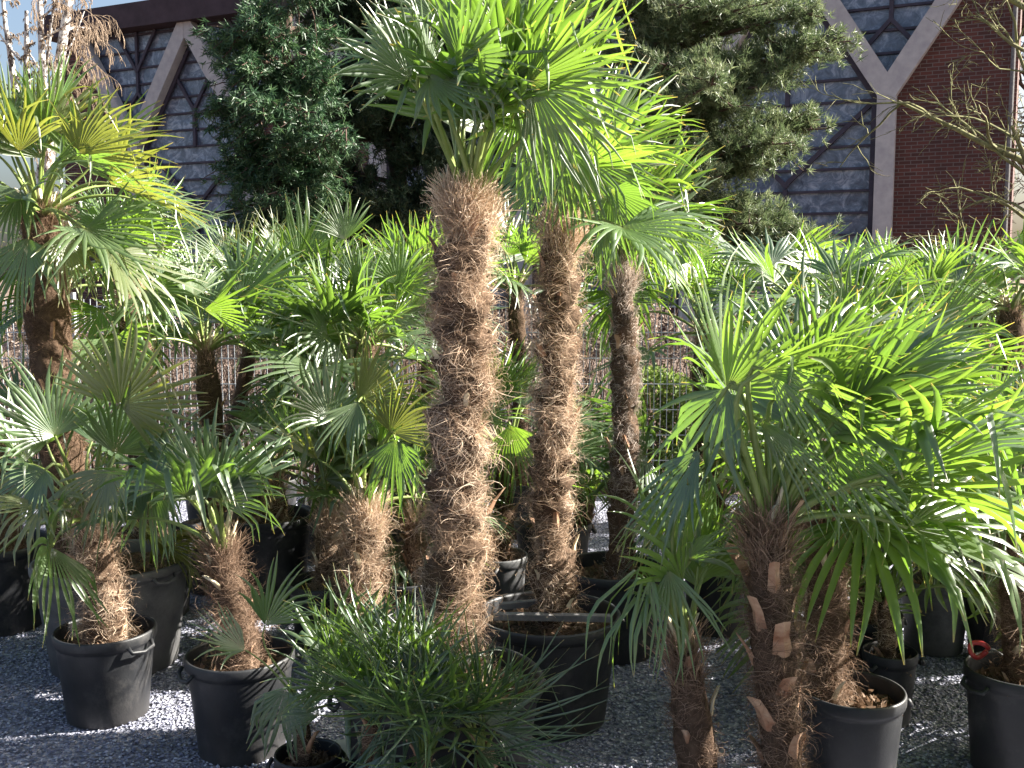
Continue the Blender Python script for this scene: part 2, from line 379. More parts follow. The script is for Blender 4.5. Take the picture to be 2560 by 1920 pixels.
M['spruce'] = veg_mat('spruce_sprays', (0.015, 0.045, 0.018), (0.035, 0.085, 0.035), (0.11, 0.19, 0.07), .25, .5)
M['hedge'] = veg_mat('dry_hedge_leaves', (0.08, 0.055, 0.04), (0.19, 0.14, 0.11), (0.38, 0.30, 0.25), .3)
M['shrub'] = veg_mat('shrub_leaves', (0.08, 0.14, 0.02), (0.18, 0.26, 0.05), (0.35, 0.42, 0.12), .4)
M['twig_bark'] = simple('dark_conifer_bark', [(0.3, (0.05, 0.035, 0.03)), (0.7, (0.13, 0.09, 0.07))], 10, 0.9, 0.1, .4)
M['moss_bark'] = simple('mossy_bark', [(0.3, (0.10, 0.085, 0.06)), (0.55, (0.16, 0.16, 0.07)), (0.8, (0.28, 0.26, 0.18))], 14, 0.9, 0.1, .4)
M['birch_twig'] = simple('birch_twigs', [(0.3, (0.14, 0.10, 0.07)), (0.7, (0.28, 0.21, 0.15))], 10, 0.8, 0.2, 0)
M['birch_bark'] = simple('birch_bark', [(0.42, (0.12, 0.10, 0.09)), (0.5, (0.55, 0.53, 0.50)), (0.8, (0.72, 0.70, 0.66))], 9, 0.8, 0.2, 0)

def needle_tufts(P, D, rng, nb, L, wd, spread=0.9):
    """triangular needles at points P, around direction D"""
    n = len(P); d = nrm(D[:, None] + spread * rng.normal(size=(n, nb, 3)))
    sd_ = nrm(np.cross(d, rng.normal(size=(n, nb, 3)))) * wd
    l = L * (0.6 + .6 * rng.random((n, nb, 1)))
    p0 = P[:, None] + rng.normal(size=(n, nb, 3)) * L * .12
    V = np.stack([p0 - sd_ * .5, p0 + sd_ * .5, p0 + d * l * .6 + sd_ * .35, p0 + d * l, p0 + d * l * .6 - sd_ * .35], 2)
    V = V.reshape(-1, 3); k = n * nb
    Fc = (np.arange(5)[None] + 5 * np.arange(k)[:, None])
    r = np.repeat(np.clip(rng.random((n, 1)) * .55 + rng.random((n, nb)) * .45, 0, 1).ravel(), 5)
    return V, Fc, r
def branch_path(a, b, rng, n=9, sag=0.0, wob=.06):
    a, b = np.asarray(a), np.asarray(b); tt = np.linspace(0, 1, n)[:, None]; L = np.linalg.norm(b - a)
    p_ = a + (b - a) * tt; w_ = np.cumsum(rng.normal(size=(n, 3)), 0) * wob * L / n; w_ = w_ - w_[0] - (w_[-1] - w_[0]) * tt
    p_ = p_ + w_; p_[:, 2] -= sag * L * 4 * (tt[:, 0] * (1 - tt[:, 0])) ; return p_
def conifer(name, label, base, top, limbs, mats, seed, nb=12, L=.10, wd=.010, dens=26, hang=0.0, r0=.18, sub=9, subl=.8):
    rng = np.random.default_rng(seed); root = empty(name, (base[0], base[1], 0)); tag(root, label, 'tree')
    tr = MB(); tp = branch_path(base, top, rng, 10, wob=.1); tr.tube(tp, np.linspace(r0, .03, 10), 9)
    lb = MB(); PP = []; DD = []
    for (e, th) in limbs:
        e = np.asarray(e); k = np.clip((e[2] - 0.1 * np.linalg.norm(e[:2] - tp[0][:2]) - tp[0][2]) / (tp[-1][2] - tp[0][2]), .05, .97)
        s0 = tp[0] + (tp[-1] - tp[0]) * k
        path = branch_path(s0, e, rng, 12, sag=-.03); lb.tube(path, np.linspace(th, .008, 12), 6)
        Lm = np.linalg.norm(e - s0); dm = nrm(e - s0)
        for j in range(sub + int(Lm * 4)):
            f = .25 + .75 * rng.random() ** .8; i = f * 10.99; ii = int(i); q0 = path[ii] + (path[ii + 1] - path[ii]) * (i - ii)
            side = rng.normal(size=3); side[2] *= .35; side = nrm(nrm(side) + dm * .8 + np.array([0, 0, .15 - hang]))
            sl = subl * (0.35 + .75 * rng.random()) * (1.25 - .6 * f) ; q1 = q0 + side * sl; q1[2] -= hang * sl * .5
            sp2 = branch_path(q0, q1, rng, 6, wob=.15); lb.tube(sp2, np.linspace(.012, .004, 6), 4, False)
            m_ = max(4, int(dens * sl)); tt = .15 + .85 * rng.random(m_); idx = tt * 4.99; i0 = idx.astype(int)
            pp = sp2[i0] + (sp2[i0 + 1] - sp2[i0]) * (idx - i0)[:, None] + rng.normal(size=(m_, 3)) * .055
            PP.append(pp); DD.append(np.repeat([side * .8 + np.array([0, 0, .5 - 1.3 * hang])], m_, 0))
    tr.build('trunk', M['twig_bark'], root, True); lb.build('limb', M['twig_bark'], root, True)
    V, Fc, r = needle_tufts(np.concatenate(PP), np.concatenate(DD), rng, nb, L, wd)
    np_mesh('crown', V, Fc, mats, root, {'rnd': r}); return root
def pads(lst, Y, rng, n=3, sx=14, sy=9):
    out = []
    for (x, y, dy) in lst:
        for k in range(n): out.append((at(x + rng.normal() * sx, y + rng.normal() * sy, Y + dy + rng.normal() * .35), .045))
    return out
rg = np.random.default_rng(3)
# sunlit pine on the right
PY = 12.5
conifer('pine_tree', 'sunlit grey green pine with layered needle pads in front of the church windows', at(640, 420, PY + 1) * [1, 1, 0], at(655, -130, PY + 1),
        pads([(640, -10, 0), (700, 5, -.2), (755, 8, 0), (800, 12, 0), (670, 30, -.5), (730, -25, 0), (690, 60, -.4), (735, 65, -.3), (780, 68, -.2), (825, 60, 0), (845, 47, .1), (710, 80, -.5), (765, 83, -.4),
              (640, 100, -.4), (690, 100, -.2), (735, 110, 0), (660, 130, -.5), (700, 150, -.3), (745, 150, -.2), (790, 142, 0), (828, 122, .1), (715, 172, -.4), (770, 165, -.2),
              (735, 205, 0), (765, 225, -.2), (800, 225, 0), (822, 245, .1), (780, 250, -.3), (740, 250, -.3), (620, 60, .3), (610, 140, .4), (650, 180, 0), (680, 200, 0), (600, 0, .3)], PY, rg, 2, 8, 3), M['pine'], 11, nb=15, L=.10, wd=.010, dens=44, subl=.52, sub=7)
# dark pine in the middle
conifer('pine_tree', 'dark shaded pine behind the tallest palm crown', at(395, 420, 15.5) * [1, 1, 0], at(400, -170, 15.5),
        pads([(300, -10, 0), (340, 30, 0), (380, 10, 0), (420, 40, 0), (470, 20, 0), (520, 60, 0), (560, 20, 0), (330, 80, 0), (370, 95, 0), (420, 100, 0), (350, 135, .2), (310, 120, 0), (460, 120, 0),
              (560, 100, 0), (520, 150, 0), (330, 200, .3), (360, 215, 0), (300, 190, 0), (320, 235, 0), (400, 225, 0), (580, 170, 0), (450, 200, 0), (410, 150, 0), (350, -40, 0), (430, -30, 0)], 15, rg, 3, 15, 9), M['pine_shaded'], 12, nb=12, L=.13, wd=.013, dens=30, subl=.9)
# drooping spruce on the left
conifer('spruce_tree', 'green spruce with drooping sprays left of the dark pine', at(279, 420, 14) * [1, 1, 0], at(292, -150, 14),
        pads([(229, 25, 0), (269, 5, 0), (309, -10, 0), (249, 45, -.2), (286, 40, -.5), (314, 60, -.3), (239, 80, 0), (274, 90, -.5), (309, 110, -.3), (234, 105, 0), (264, 130, -.3), (294, 150, -.4),
              (224, 140, 0), (249, 165, -.2), (279, 185, -.4), (314, 180, 0), (239, 200, 0), (269, 225, -.3), (304, 225, 0), (254, 250, 0), (289, 265, 0), (324, 30, 0), (334, 150, 0)], 13.6, rg, 2, 14, 10), M['spruce'], 13, nb=11, L=.10, wd=.014, dens=32, hang=.55, subl=.6, sub=8)

def hedge(name, label, x0, x1, y0, y1, z1, mat, n, seed, size=.03, cat='hedge'):
    rng = np.random.default_rng(seed); root = empty(name, ((x0 + x1) / 2, (y0 + y1) / 2, 0)); tag(root, label, cat)
    g = MB()
    for k in range(int((x1 - x0) * 45)):
        a = np.array([x0 + (x1 - x0) * rng.random(), y0 + (y1 - y0) * rng.random(), 0]); b = a + np.array([rng.normal() * .15, rng.normal() * .15, z1 * (.7 + .35 * rng.random())])
        g.tube(branch_path(a, b, rng, 6, wob=.2), np.linspace(.008, .003, 6), 4, False)
    g.build('stem', M['twig_bark'], root)
    P = np.stack([x0 + (x1 - x0) * rng.random(n), y0 + (y1 - y0) * rng.random(n), z1 * rng.random(n) ** .8], -1)
    P[:, 2] *= 1 + .12 * np.sin(P[:, 0] * 5) * np.sin(P[:, 0] * 2.3 + 1)
    V, Fc, r = needle_tufts(P, rng.normal(size=(n, 3)), rng, 1, size * 1.4, size * .8, 1)
    np_mesh('foliage', V, Fc, mat, root, {'rnd': r}); return root
hedge('hedge', 'dry brown leaved hedge growing behind the wire fence', -6.5, 7.5, 8.35, 9.1, 1.45, M['hedge'], 110000, 21, .019)
hedge('shrub', 'light green low shrub behind the fence right of the third tall trunk', .95, 1.55, 8.16, 8.4, .95, M['shrub'], 5000, 22, .028, 'shrub')

# bare trees -------------------------------------------------------
def bare(name, label, stems, mat, seed, depth=4, twig=.004, hang=0., mat2=None, spread=.6, kids=5, ratio=.55, shrink=.5):
    rng = np.random.default_rng(seed); b0 = stems[0][0]; root = empty(name, (b0[0], b0[1], 0)); tag(root, label, 'tree')
    tk = MB(); tw = MB()
    def grow(a, d, L, r, lv):
        n = 7 if lv < 3 else 5; p_ = [a]; dd = nrm(d); st = L / (n - 1)
        for i in range(n - 1):
            dd = nrm(dd + rng.normal(size=3) * (.04 if lv == 0 else .16) + np.array([0, 0, (.05 if lv < 2 else -hang * (lv - 1) * .5)])); p_.append(p_[-1] + dd * st)
        p_ = np.array(p_); (tk if lv <= 1 else tw).tube(p_, np.linspace(r, max(r * .35, twig * .6), n), 6 if lv < 2 else 3, False)
        if lv < depth:
            for k in range(kids):
                f = .25 + .75 * (k + rng.random()) / kids; i = min(int(f * (n - 1)), n - 2); q_ = p_[i] + (p_[i + 1] - p_[i]) * (f * (n - 1) - i)
                ax = nrm(nrm(p_[i + 1] - p_[i]) + rng.normal(size=3) * spread)
                grow(q_, ax, L * ratio * (.2 if lv == 0 and hang else 1) * (.6 + .6 * rng.random()), max(r * shrink * (1.1 - .4 * f), twig), lv + 1)
    for a, e, r in stems: grow(np.asarray(a), np.asarray(e) - np.asarray(a), np.linalg.norm(np.asarray(e) - np.asarray(a)), r, 0 if r > .03 else 1)
    tk.build('trunk', mat, root, True); tw.build('twig', mat2 or mat, root, True); return root
BX = at(1075, 420, 10); bb = np.array([BX[0], 10, 0])
bare('bare_tree', 'leafless mossy tree with crooked twigs before the brick wall', [(bb, at(1060, -60, 10), .09), (at(1060, 200, 10), at(950, 100, 9.8), .02), (at(1055, 120, 10), at(940, 10, 10), .02),
     (at(1060, 250, 10), at(920, 215, 9.7), .02), (at(1060, 160, 10), at(960, 160, 10.2), .024), (at(1050, 60, 10), at(960, 30, 10), .022), (at(1070, 290, 10), at(930, 255, 9.8), .026), (at(1070, 270, 10), at(1000, 220, 10), .022), (at(1060, 230, 10), at(940, 245, 10), .022)],
     M['moss_bark'], 37, 4, .0036, spread=.6, kids=4, ratio=.5)
b0 = at(30, 420, 21) * [1, 1, 0]
bare('birch_tree', 'weeping birch with white stems and fine brown twigs at top left', [(b0, at(38, -90, 21), .17), (b0 + [.5, 0, 0], at(58, -60, 20.5), .12), (at(25, 150, 21), at(-10, 0, 20.5), .09), (at(30, 140, 21), at(20, 10, 20.4), .09), (at(40, 110, 21), at(66, 0, 20.3), .05),
      (at(35, 130, 20.8), at(80, 60, 20.2), .028), (at(35, 100, 20.8), at(95, 20, 20.2), .028), (at(40, 40, 20.8), at(100, -10, 20.2), .028), (at(20, 60, 20.8), at(-10, 20, 20.2), .028), (at(40, 10, 20.8), at(90, -40, 20.2), .028)],
     M['birch_bark'], 32, 4, .006, hang=.5, mat2=M['birch_twig'], spread=.5, kids=7, ratio=.46, shrink=.3)
b0 = at(1120, 420, 30) * [1, 1, 0]
bare('bare_tree', 'distant leafless tree beyond the right edge of the church', [(b0, at(1060, -20, 30), .2), (at(1080, 200, 30), at(1010, 80, 30), .08), (at(1080, 250, 30), at(1000, 180, 30), .08)], M['twig_bark'], 33, 4, .012, kids=5)

# ------------------------------------------------------------------ palms
def leaf_blade(hub, A, Nn, Rr, rng, nseg=32, spread=115, fused=.42, droop=.25, brk=.1, fold=.42, cup=.15, wfac=1.0, detail=True):
    """one pleated fan blade; returns V, F, u-attr, rnd-attr"""
    A = nrm(A); Nn = nrm(Nn - A * np.dot(Nn, A)); B = np.cross(Nn, A)
    if nseg > 14: nseg = int(14 + (nseg - 14) * .62)
    phi = np.linspace(-R(spread), R(spread), nseg) + rng.normal(size=nseg) * .012
    dphi = 2 * R(spread) / nseg
    Ls = Rr * (1 - .30 * (np.abs(phi) / R(spread)) ** 2.2) * (1 + rng.normal(size=nseg) * .045)
    st = np.array([.02, .18, fused, .58, .72, .86, 1.0]) if detail else np.array([.02, fused, .65, .85, 1.0])
    ns = len(st)
    d = np.cos(phi)[:, None] * A + np.sin(phi)[:, None] * B
    # conical cup plus irregular tilt of every segment
    d = nrm(d + Nn * (cup * np.sin(np.minimum(np.abs(phi), 1.5))[:, None] ** 1.5))
    side = nrm(np.cross(Nn, d)); dirn = d.copy()
    tiltr = rng.normal(size=(nseg, 3)) * rng.uniform(.09, .19)
    brkr = np.where(rng.random(nseg) < brk, .45 + .4 * rng.random(nseg), 9.0)
    dk = droop * (.6 + .8 * rng.random(nseg))[:, None]
    p_ = hub + d * (Ls * st[0])[:, None]; pos = [p_]; sds = [side]; dirs = [dirn]
    g_ = np.array([0, 0, -1.0])
    for i in range(1, ns):
        s_ = (st[i] + st[i - 1]) / 2
        if s_ > fused * .8:
            k = dk * (.35 + 1.1 * (s_ - fused)) 
            dirn = nrm(dirn + g_ * k * (st[i] - st[i - 1]) * 3.2 + tiltr * .6)
            bm_ = (brkr < s_) & (brkr > -1)
            dirn = np.where(bm_[:, None], nrm(dirn * .35 + g_ * .9 + side * rng.normal(size=(nseg, 1)) * .15), dirn)
            brkr = np.where(bm_, -2, brkr)
        side = nrm(side - dirn * np.sum(side * dirn, 1)[:, None])
        p_ = p_ + dirn * (Ls * (st[i] - st[i - 1]))[:, None]; pos.append(p_); sds.append(side); dirs.append(dirn)
    pos = np.stack(pos, 1); sds = np.stack(sds, 1); dirs = np.stack(dirs, 1)
    nn_ = np.cross(dirs, sds); nn_ = np.where(np.sum(nn_ * Nn, -1, keepdims=True) < 0, -nn_, nn_)
    wm = fused * Rr * dphi * 1.0 * wfac
    s = st; hw = np.where(s <= fused, s * Rr * dphi * .5 * wfac, wm * .42 * np.clip(1 - ((s - fused) / (1 - fused)) ** 2.6, .12, 1) * (1 + .12 * np.sin(np.clip((s - fused) / (1 - fused), 0, 1) * 3.1)))
    hw = hw[None, :, None] * (1 + .1 * rng.normal(size=(nseg, 1, 1)))
    if wfac == 1.0: hw[:, :3 if detail else 2] = (s[:3 if detail else 2] * Rr * dphi * .5)[None, :, None]
    ridge = pos + nn_ * hw * fold * 1.6
    V = np.stack([pos - sds * hw, ridge, pos + sds * hw], 2)       # seg, st, 3, xyz
    V = V.reshape(-1, 3)
    base = (np.arange(nseg) * ns * 3)[:, None, None] + (np.arange(ns - 1) * 3)[None, :, None]
    q1 = base + np.array([0, 1, 4, 3]); q2 = base + np.array([1, 2, 5, 4])
    Fc = np.concatenate([q1.reshape(-1, 4), q2.reshape(-1, 4)])
    ua = np.broadcast_to(st[None, :, None], (nseg, ns, 3)).ravel(); ra = np.repeat(rng.random(nseg), ns * 3)
    return V, Fc, ua, ra
def petiole(a, h, dend, rng, w0=.012, w1=.005, upd=None, n=8):
    a, h = np.asarray(a), np.asarray(h); L = np.linalg.norm(h - a)
    if upd is None: upd = nrm(nrm(h - a) + [0, 0, .5])
    c1 = a + upd * L * .4; c2 = h - nrm(dend) * L * .3; tt = np.linspace(0, 1, n)[:, None]
    p_ = (1 - tt) ** 3 * a + 3 * (1 - tt) ** 2 * tt * c1 + 3 * (1 - tt) * tt ** 2 * c2 + tt ** 3 * h
    rad = np.linspace(w0, w1, n); rad[0] *= 1.6
    return tube_np(p_, rad, 5)
def add_leaf(root, base, hub, A, Nn, Rr, rng, mat='leaf', pw=.009, **kw):
    V, Fc, ua, ra = leaf_blade(hub, A, Nn, Rr, rng, **kw)
    o = np_mesh('leaf', V, Fc, M[mat], root, {'u': ua, 'rnd': ra})
    V, Fc = petiole(base, hub, A, rng, pw * 1.3, pw * .55)
    q = np_mesh('petiole', V, Fc, M['petiole'], o, smooth=True)
    return o
def trunk(root, path, r0, r1, rng, nf=2500, fmat='fibre', stubs=26, frizz=1.0, lump=.10, top=True, flen=.085, sscale=1.):
    """core + cut leaf bases + fibre coat, path: list of points"""
    path = np.asarray(path, float); seg = np.linalg.norm(np.diff(path, axis=0), axis=1); cum = np.concatenate([[0], np.cumsum(seg)]); Lt = cum[-1]
    nr = max(14, int(Lt / .022)); ss = np.linspace(0, Lt, nr)
    # smooth interpolation
    P = np.stack([np.interp(ss, cum, path[:, k]) for k in range(3)], 1)
    ker = np.ones(5) / 5; Pp = np.pad(P, ((2, 2), (0, 0)), 'edge'); P2 = np.stack([np.convolve(Pp[:, k], ker, 'valid') for k in range(3)], 1); P2[0] = P[0]; P2[-1] = P[-1]; P = P2
    ph = rng.random(8) * 6.28; NA = 30; th = np.linspace(0, 2 * math.pi, NA, endpoint=False)
    def rad(s, a):
        b = (r0 + (r1 - r0) * s / Lt) * np.interp(Lt - s, [0, .05, .16], [.62, .82, 1.0] if top else [.8, 1, 1])
        per = .15
        k = np.mod(s / per + .3 * np.sin(s * 11 + ph[6]) + .30 * np.sin(a + ph[0] + s * 5) + .12 * np.sin(2 * a + ph[1]), 1.0)
        bul = lump * (k ** 1.5 - .35)                        # saw-tooth skirts: wider at the top of each tier
        return b * (1 + bul + .06 * np.sin(s * 13 + ph[2]) + .05 * np.sin(a * 2 + s * 9 + ph[3]) + .03 * np.sin(a * 5 + s * 31 + ph[4]))
    T = nrm(np.gradient(P, axis=0)); ax = nrm(np.cross(T, [0.0, 1.0, 0.0])); ay = np.cross(T, ax)
    SS, AA = np.meshgrid(ss, th, indexing='ij'); RR = rad(SS, AA) * (1 + rng.normal(size=SS.shape) * .015)
    V = P[:, None] + RR[..., None] * (np.cos(AA)[..., None] * ax[:, None] + np.sin(AA)[..., None] * ay[:, None])
    i, k = np.meshgrid(np.arange(nr - 1), np.arange(NA), indexing='ij'); k2 = (k + 1) % NA
    Fc = np.stack([i * NA + k, i * NA + k2, (i + 1) * NA + k2, (i + 1) * NA + k], -1).reshape(-1, 4)
    V = V.reshape(-1, 3); nV = len(V); V = np.concatenate([V, [P[-1] + T[-1] * r1 * .6]])
    cap = np.stack([(nr - 1) * NA + np.arange(NA), (nr - 1) * NA + (np.arange(NA) + 1) % NA, np.full(NA, nV)], -1)
    def surf(s, a):
        x = s / Lt * (nr - 1); j = np.clip(x.astype(int), 0, nr - 2); f = (x - j)[:, None]
        c = P[j] * (1 - f) + P[j + 1] * f; e = np.cos(a)[:, None] * ax[j] + np.sin(a)[:, None] * ay[j]
        tg = -np.sin(a)[:, None] * ax[j] + np.cos(a)[:, None] * ay[j]
        return c + e * rad(s, a)[:, None], e, tg, T[j]
    # cut leaf bases and pale sheaths
    sepb = nf >= 7000; g = MB(); lone = []
    def wedge(mb, s_, a_, w_, L, out, sink, mi):
        p_, e, tg, tt = (q[0] for q in surf(np.array([s_]), np.array([a_]))); d = nrm(tt + e * out + tg * rng.normal() * .22); b0 = p_ - e * sink; mb.cur = mi
        m0 = b0 + d * L * .55; tw_ = w_ * .72; t0 = b0 + d * L + e * L * .12
        vs = [b0 - tg * w_, b0 + tg * w_, b0 + e * .014, m0 - tg * tw_ * 1.05, m0 + tg * tw_ * 1.05, m0 + e * .010, t0 - tg * tw_, t0 + tg * tw_, t0 + e * .006 + d * .006]
        mb.add(vs, [(0, 1, 4, 3), (1, 2, 5, 4), (2, 0, 3, 5), (3, 4, 7, 6), (4, 5, 8, 7), (5, 3, 6, 8), (6, 7, 8), (0, 2, 1)])
    for k in range(stubs):
        mb = MB() if sepb else g; pale = rng.random() < (.35 if sscale <= 1 else -1)
        wedge(mb, Lt * (k + .3 + .4 * rng.random()) / stubs, k * 2.4 + rng.normal() * .3, (.010 + .010 * rng.random()) * sscale, (.035 + .06 * rng.random()) * sscale, .25 + .3 * rng.random(), .010, 0 if sepb else (2 if pale else 1))
        if sepb: lone.append((mb, 'stub_pale' if pale else 'stub'))
    if top:
        for k in range(9): wedge(g, Lt * .985, k * .7 + rng.random() * .3, .009 + .007 * rng.random(), .06 + .10 * rng.random(), .05 + .2 * rng.random(), .018, 2)
    mi = [0] * (len(Fc) + len(cap)); FF = [Fc, cap]
    if g.v:
        n0 = len(V); V = np.concatenate([V, np.array(g.v)])
        q4 = np.array([f for f in g.f if len(f) == 4]) + n0; q3 = np.array([f for f in g.f if len(f) == 3]) + n0
        FF += [q4, q3]; mi += [a_ for f, a_ in zip(g.f, g.mi) if len(f) == 4] + [a_ for f, a_ in zip(g.f, g.mi) if len(f) == 3]
    o = np_mesh('trunk', V, FF, [M['bark'], M['stub'], M['stub_pale']], root, smooth=False, matidx=np.array(mi))
    for mb, mt_ in lone: mb.build('cut_leaf_base', M[mt_], o)
    # fibres
    if nf:
        s = rng.random(nf) * Lt; a = rng.random(nf) * 2 * math.pi
        nc = int(Lt * 60); cs, ca_ = rng.random(nc) * Lt, rng.random(nc) * 6.283; ci = rng.integers(0, nc, nf); cl = rng.random(nf) < .45
        s = np.where(cl, np.clip(cs[ci] + rng.normal(size=nf) * .012, 0, Lt), s); a = np.where(cl, ca_[ci] + rng.normal(size=nf) * .22, a); cdir = rng.normal(size=(nc, 2))
        kp = np.sin(a * 2 + s * 15 + ph[1]) * np.sin(s * 33 + a + ph[2]) > -.62; s, a, ci, cl = s[kp], a[kp], ci[kp], cl[kp]; nf = len(s)
        p_, e, tg, tt = surf(s, a); sg = np.where(np.sin(a * 3 + s * 23 + ph[5]) + rng.normal(size=nf) * .5 > 0, 1, -1)[:, None]
        d = nrm(tg * sg * (.6 + .3 * rng.random((nf, 1))) + tt * (.25 + .75 * np.sin(a * 2 + s * 21 + ph[7])[:, None] + .25 * rng.normal(size=(nf, 1))) + e * (.10 * frizz))
        d = np.where(cl[:, None], nrm(tg * cdir[ci][:, :1] + tt * (cdir[ci][:, 1:] * .5 + .1) + e * .35 + rng.normal(size=(nf, 3)) * .2), d)
        wild = rng.random((nf, 1)) < .15 * frizz
        d = np.where(wild, nrm(d + rng.normal(size=(nf, 3)) * .6 + e * .35), d)
        ln = flen * (.5 + .9 * rng.random((nf, 1))); ns = 7; pts = [p_ + e * .001]; curl = rng.normal(size=(nf, 3)) * .5
        cax = nrm(rng.normal(size=(nf, 3))); rl_ = rad(s, a)[:, None]
        for i_ in range(ns - 1):
            # keep hugging the trunk
            pull = -nrm(pts[-1] - (p_ - e * rl_)) * (.16 + .06 * i_) * np.where(wild, .25, 1.0)
            d = nrm(d + pull + np.cross(cax, d) * curl[:, :1] + np.array([0, 0, -.05])); pts.append(pts[-1] + d * ln / (ns - 1))
            e2 = pts[-1] - p_; 
        pts = np.stack(pts, 1); wv = nrm(np.cross(d, e + rng.normal(size=(nf, 3)) * .5)) * (.0004 + .0005 * rng.random((nf, 1)))
        tap = np.linspace(1, .45, ns)[None, :, None]
        VV = np.stack([pts - wv[:, None] * tap, pts + wv[:, None] * tap], 2).reshape(-1, 3)
        b_ = (np.arange(nf) * ns * 2)[:, None, None] + (np.arange(ns - 1) * 2)[None, :, None]
        FF = (b_ + np.array([0, 1, 3, 2])).reshape(-1, 4)
        np_mesh('fibre', VV, FF, M[fmat], o, {'rnd': np.repeat(np.clip(.5 + .26 * rng.normal(size=nf) + .16 * np.sin(s * 8 + a + ph[6]), 0, 1), ns * 2)})
    # upright tuft of fibre and pale sheaths at the crown
    if top:
        n = int(nf * .12) + 60; a = rng.random(n) * 6.28; p_, e, tg, tt = surf(Lt - .11 * rng.random(n) ** 1.5, a)
        d = nrm(tt + e * (.05 + .25 * rng.random((n, 1))) + rng.normal(size=(n, 3)) * .25); ln = .06 + .07 * rng.random((n, 1)); pts = [p_]
        for i_ in range(4): d = nrm(d + rng.normal(size=(n, 3)) * .18 + np.array([0, 0, -.06])); pts.append(pts[-1] + d * ln / 4)
        pts = np.stack(pts, 1); wv = nrm(np.cross(d, rng.normal(size=(n, 3)))) * .0008
        VV = np.stack([pts - wv[:, None], pts + wv[:, None]], 2).reshape(-1, 3); b_ = (np.arange(n) * 10)[:, None, None] + (np.arange(4) * 2)[None, :, None]
        np_mesh('crown_fibre', VV, (b_ + np.array([0, 1, 3, 2])).reshape(-1, 4), M[fmat], o, {'rnd': np.repeat(.4 + .6 * rng.random(n), 10)})
    return o, P[-1], T[-1]
def pot(root, c, r, h, mat='pot', handles=True, az=0.3, seed=0, parent_name='pot'):
    """c = centre of the base on the ground"""
    c = np.asarray(c, float); g = MB(); rb = r * .80
    prof = [(0, .012), (rb * .93, .012), (rb * .96, 0), (rb, .006), (r * .955, h - .055), (r * .957, h - .045), (r * 1.0, h - .040), (r * 1.015, h - .030), (r * 1.015, h - .006), (r * 1.0, h), (r * .965, h), (r * .955, h - .01), (r * .93, h - .09), (r * .93, h - .10)]
    g.lathe(c, prof, 56)
    po = g.build('pot', M[mat], root, True)
    for pl in po.data.polygons: pass
    if handles:
        for sgn in (0, math.pi):
            a = az + sgn; e = np.array([math.cos(a), math.sin(a), 0]); tg = np.array([-math.sin(a), math.cos(a), 0]); k = MB()
            b0 = c + e * r * 1.0 + zu * (h - .02)
            k.tube([b0 - tg * .055 - zu * .01, b0 - tg * .05 + e * .016 - zu * .03, b0 + e * .024 - zu * .038, b0 + tg * .05 + e * .016 - zu * .03, b0 + tg * .055 - zu * .01], .008, 6)
            k.build('handle', M[mat], po, True)
    rng = np.random.default_rng(seed + 77); s = MB(); n = 28; vs = [(c[0], c[1], c[2] + h - .05)]; fs = []
    for j, rr in enumerate((.3, .6, .935)):
        for k in range(n):
            a = 2 * math.pi * k / n; vs.append((c[0] + r * rr * math.cos(a), c[1] + r * rr * math.sin(a), c[2] + h - .06 + rng.normal() * .006))
    for k in range(n):
        fs.append((0, 1 + k, 1 + (k + 1) % n))
        for j in range(2): fs.append((1 + j * n + k, 1 + (j + 1) * n + k, 1 + (j + 1) * n + (k + 1) % n, 1 + j * n + (k + 1) % n))
    n = 160; P = np.stack([c[0] + (rng.random(n) - .5) * 1.7 * r, c[1] + (rng.random(n) - .5) * 1.7 * r, np.full(n, c[2] + h - .05)], -1)
    P = P[np.hypot(P[:, 0] - c[0], P[:, 1] - c[1]) < r * .86]; V, Fc, rr = needle_tufts(P, np.tile([0, 0, .3], (len(P), 1)), rng, 2, .028, .014, 1.0)
    s.add(vs, fs); s.cur = 1; s.add(V, [tuple(int(a_) for a_ in q) for q in Fc]); so_ = s.build('soil', [M['soil'], M['fibre']], root)
CLEAR = [(955, 630, 1005, 672, 4.5), (270, 732, 348, 775, 3.3), (250, 88, 402, 200, 4.0), (402, 105, 470, 190, 3.3), (720, 540, 770, 690, 2.75), (418, 200, 498, 605, 3.3), (532, 225, 592, 590, 4.05), (603, 285, 650, 480, 4.6), (738, 530, 812, 790, 2.62), (806, 500, 850, 610, 3.3), (65, 545, 145, 730, 4.05),
         (125, 575, 190, 650, 4.4), (905, 640, 985, 770, 9), (590, 640, 690, 780, 9), (200, 545, 290, 745, 3.72), (315, 505, 392, 605, 4.35), (180, 335, 240, 410, 8), (880, 0, 1030, 235, 20),
         (485, 545, 535, 600, 4.9), (0, 640, 60, 790, 9), (475, 600, 620, 640, 4.1), (800, 680, 905, 790, 3.35), (495, 300, 530, 345, 8), (650, 330, 690, 480, 8), (90, 660, 200, 790, 9), (680, 180, 900, 235, 20), (225, 510, 310, 590, 5.6), (690, 690, 800, 790, 2.6), (918, 572, 962, 612, 5.2)]
def proj(q):
    d = np.asarray(q) - [0, 0, H]; zc = d[1] * cp - d[2] * sp_; yc = d[1] * sp_ + d[2] * cp
    return 512 + F * d[0] / zc, 384 - F * yc / zc, d[1]
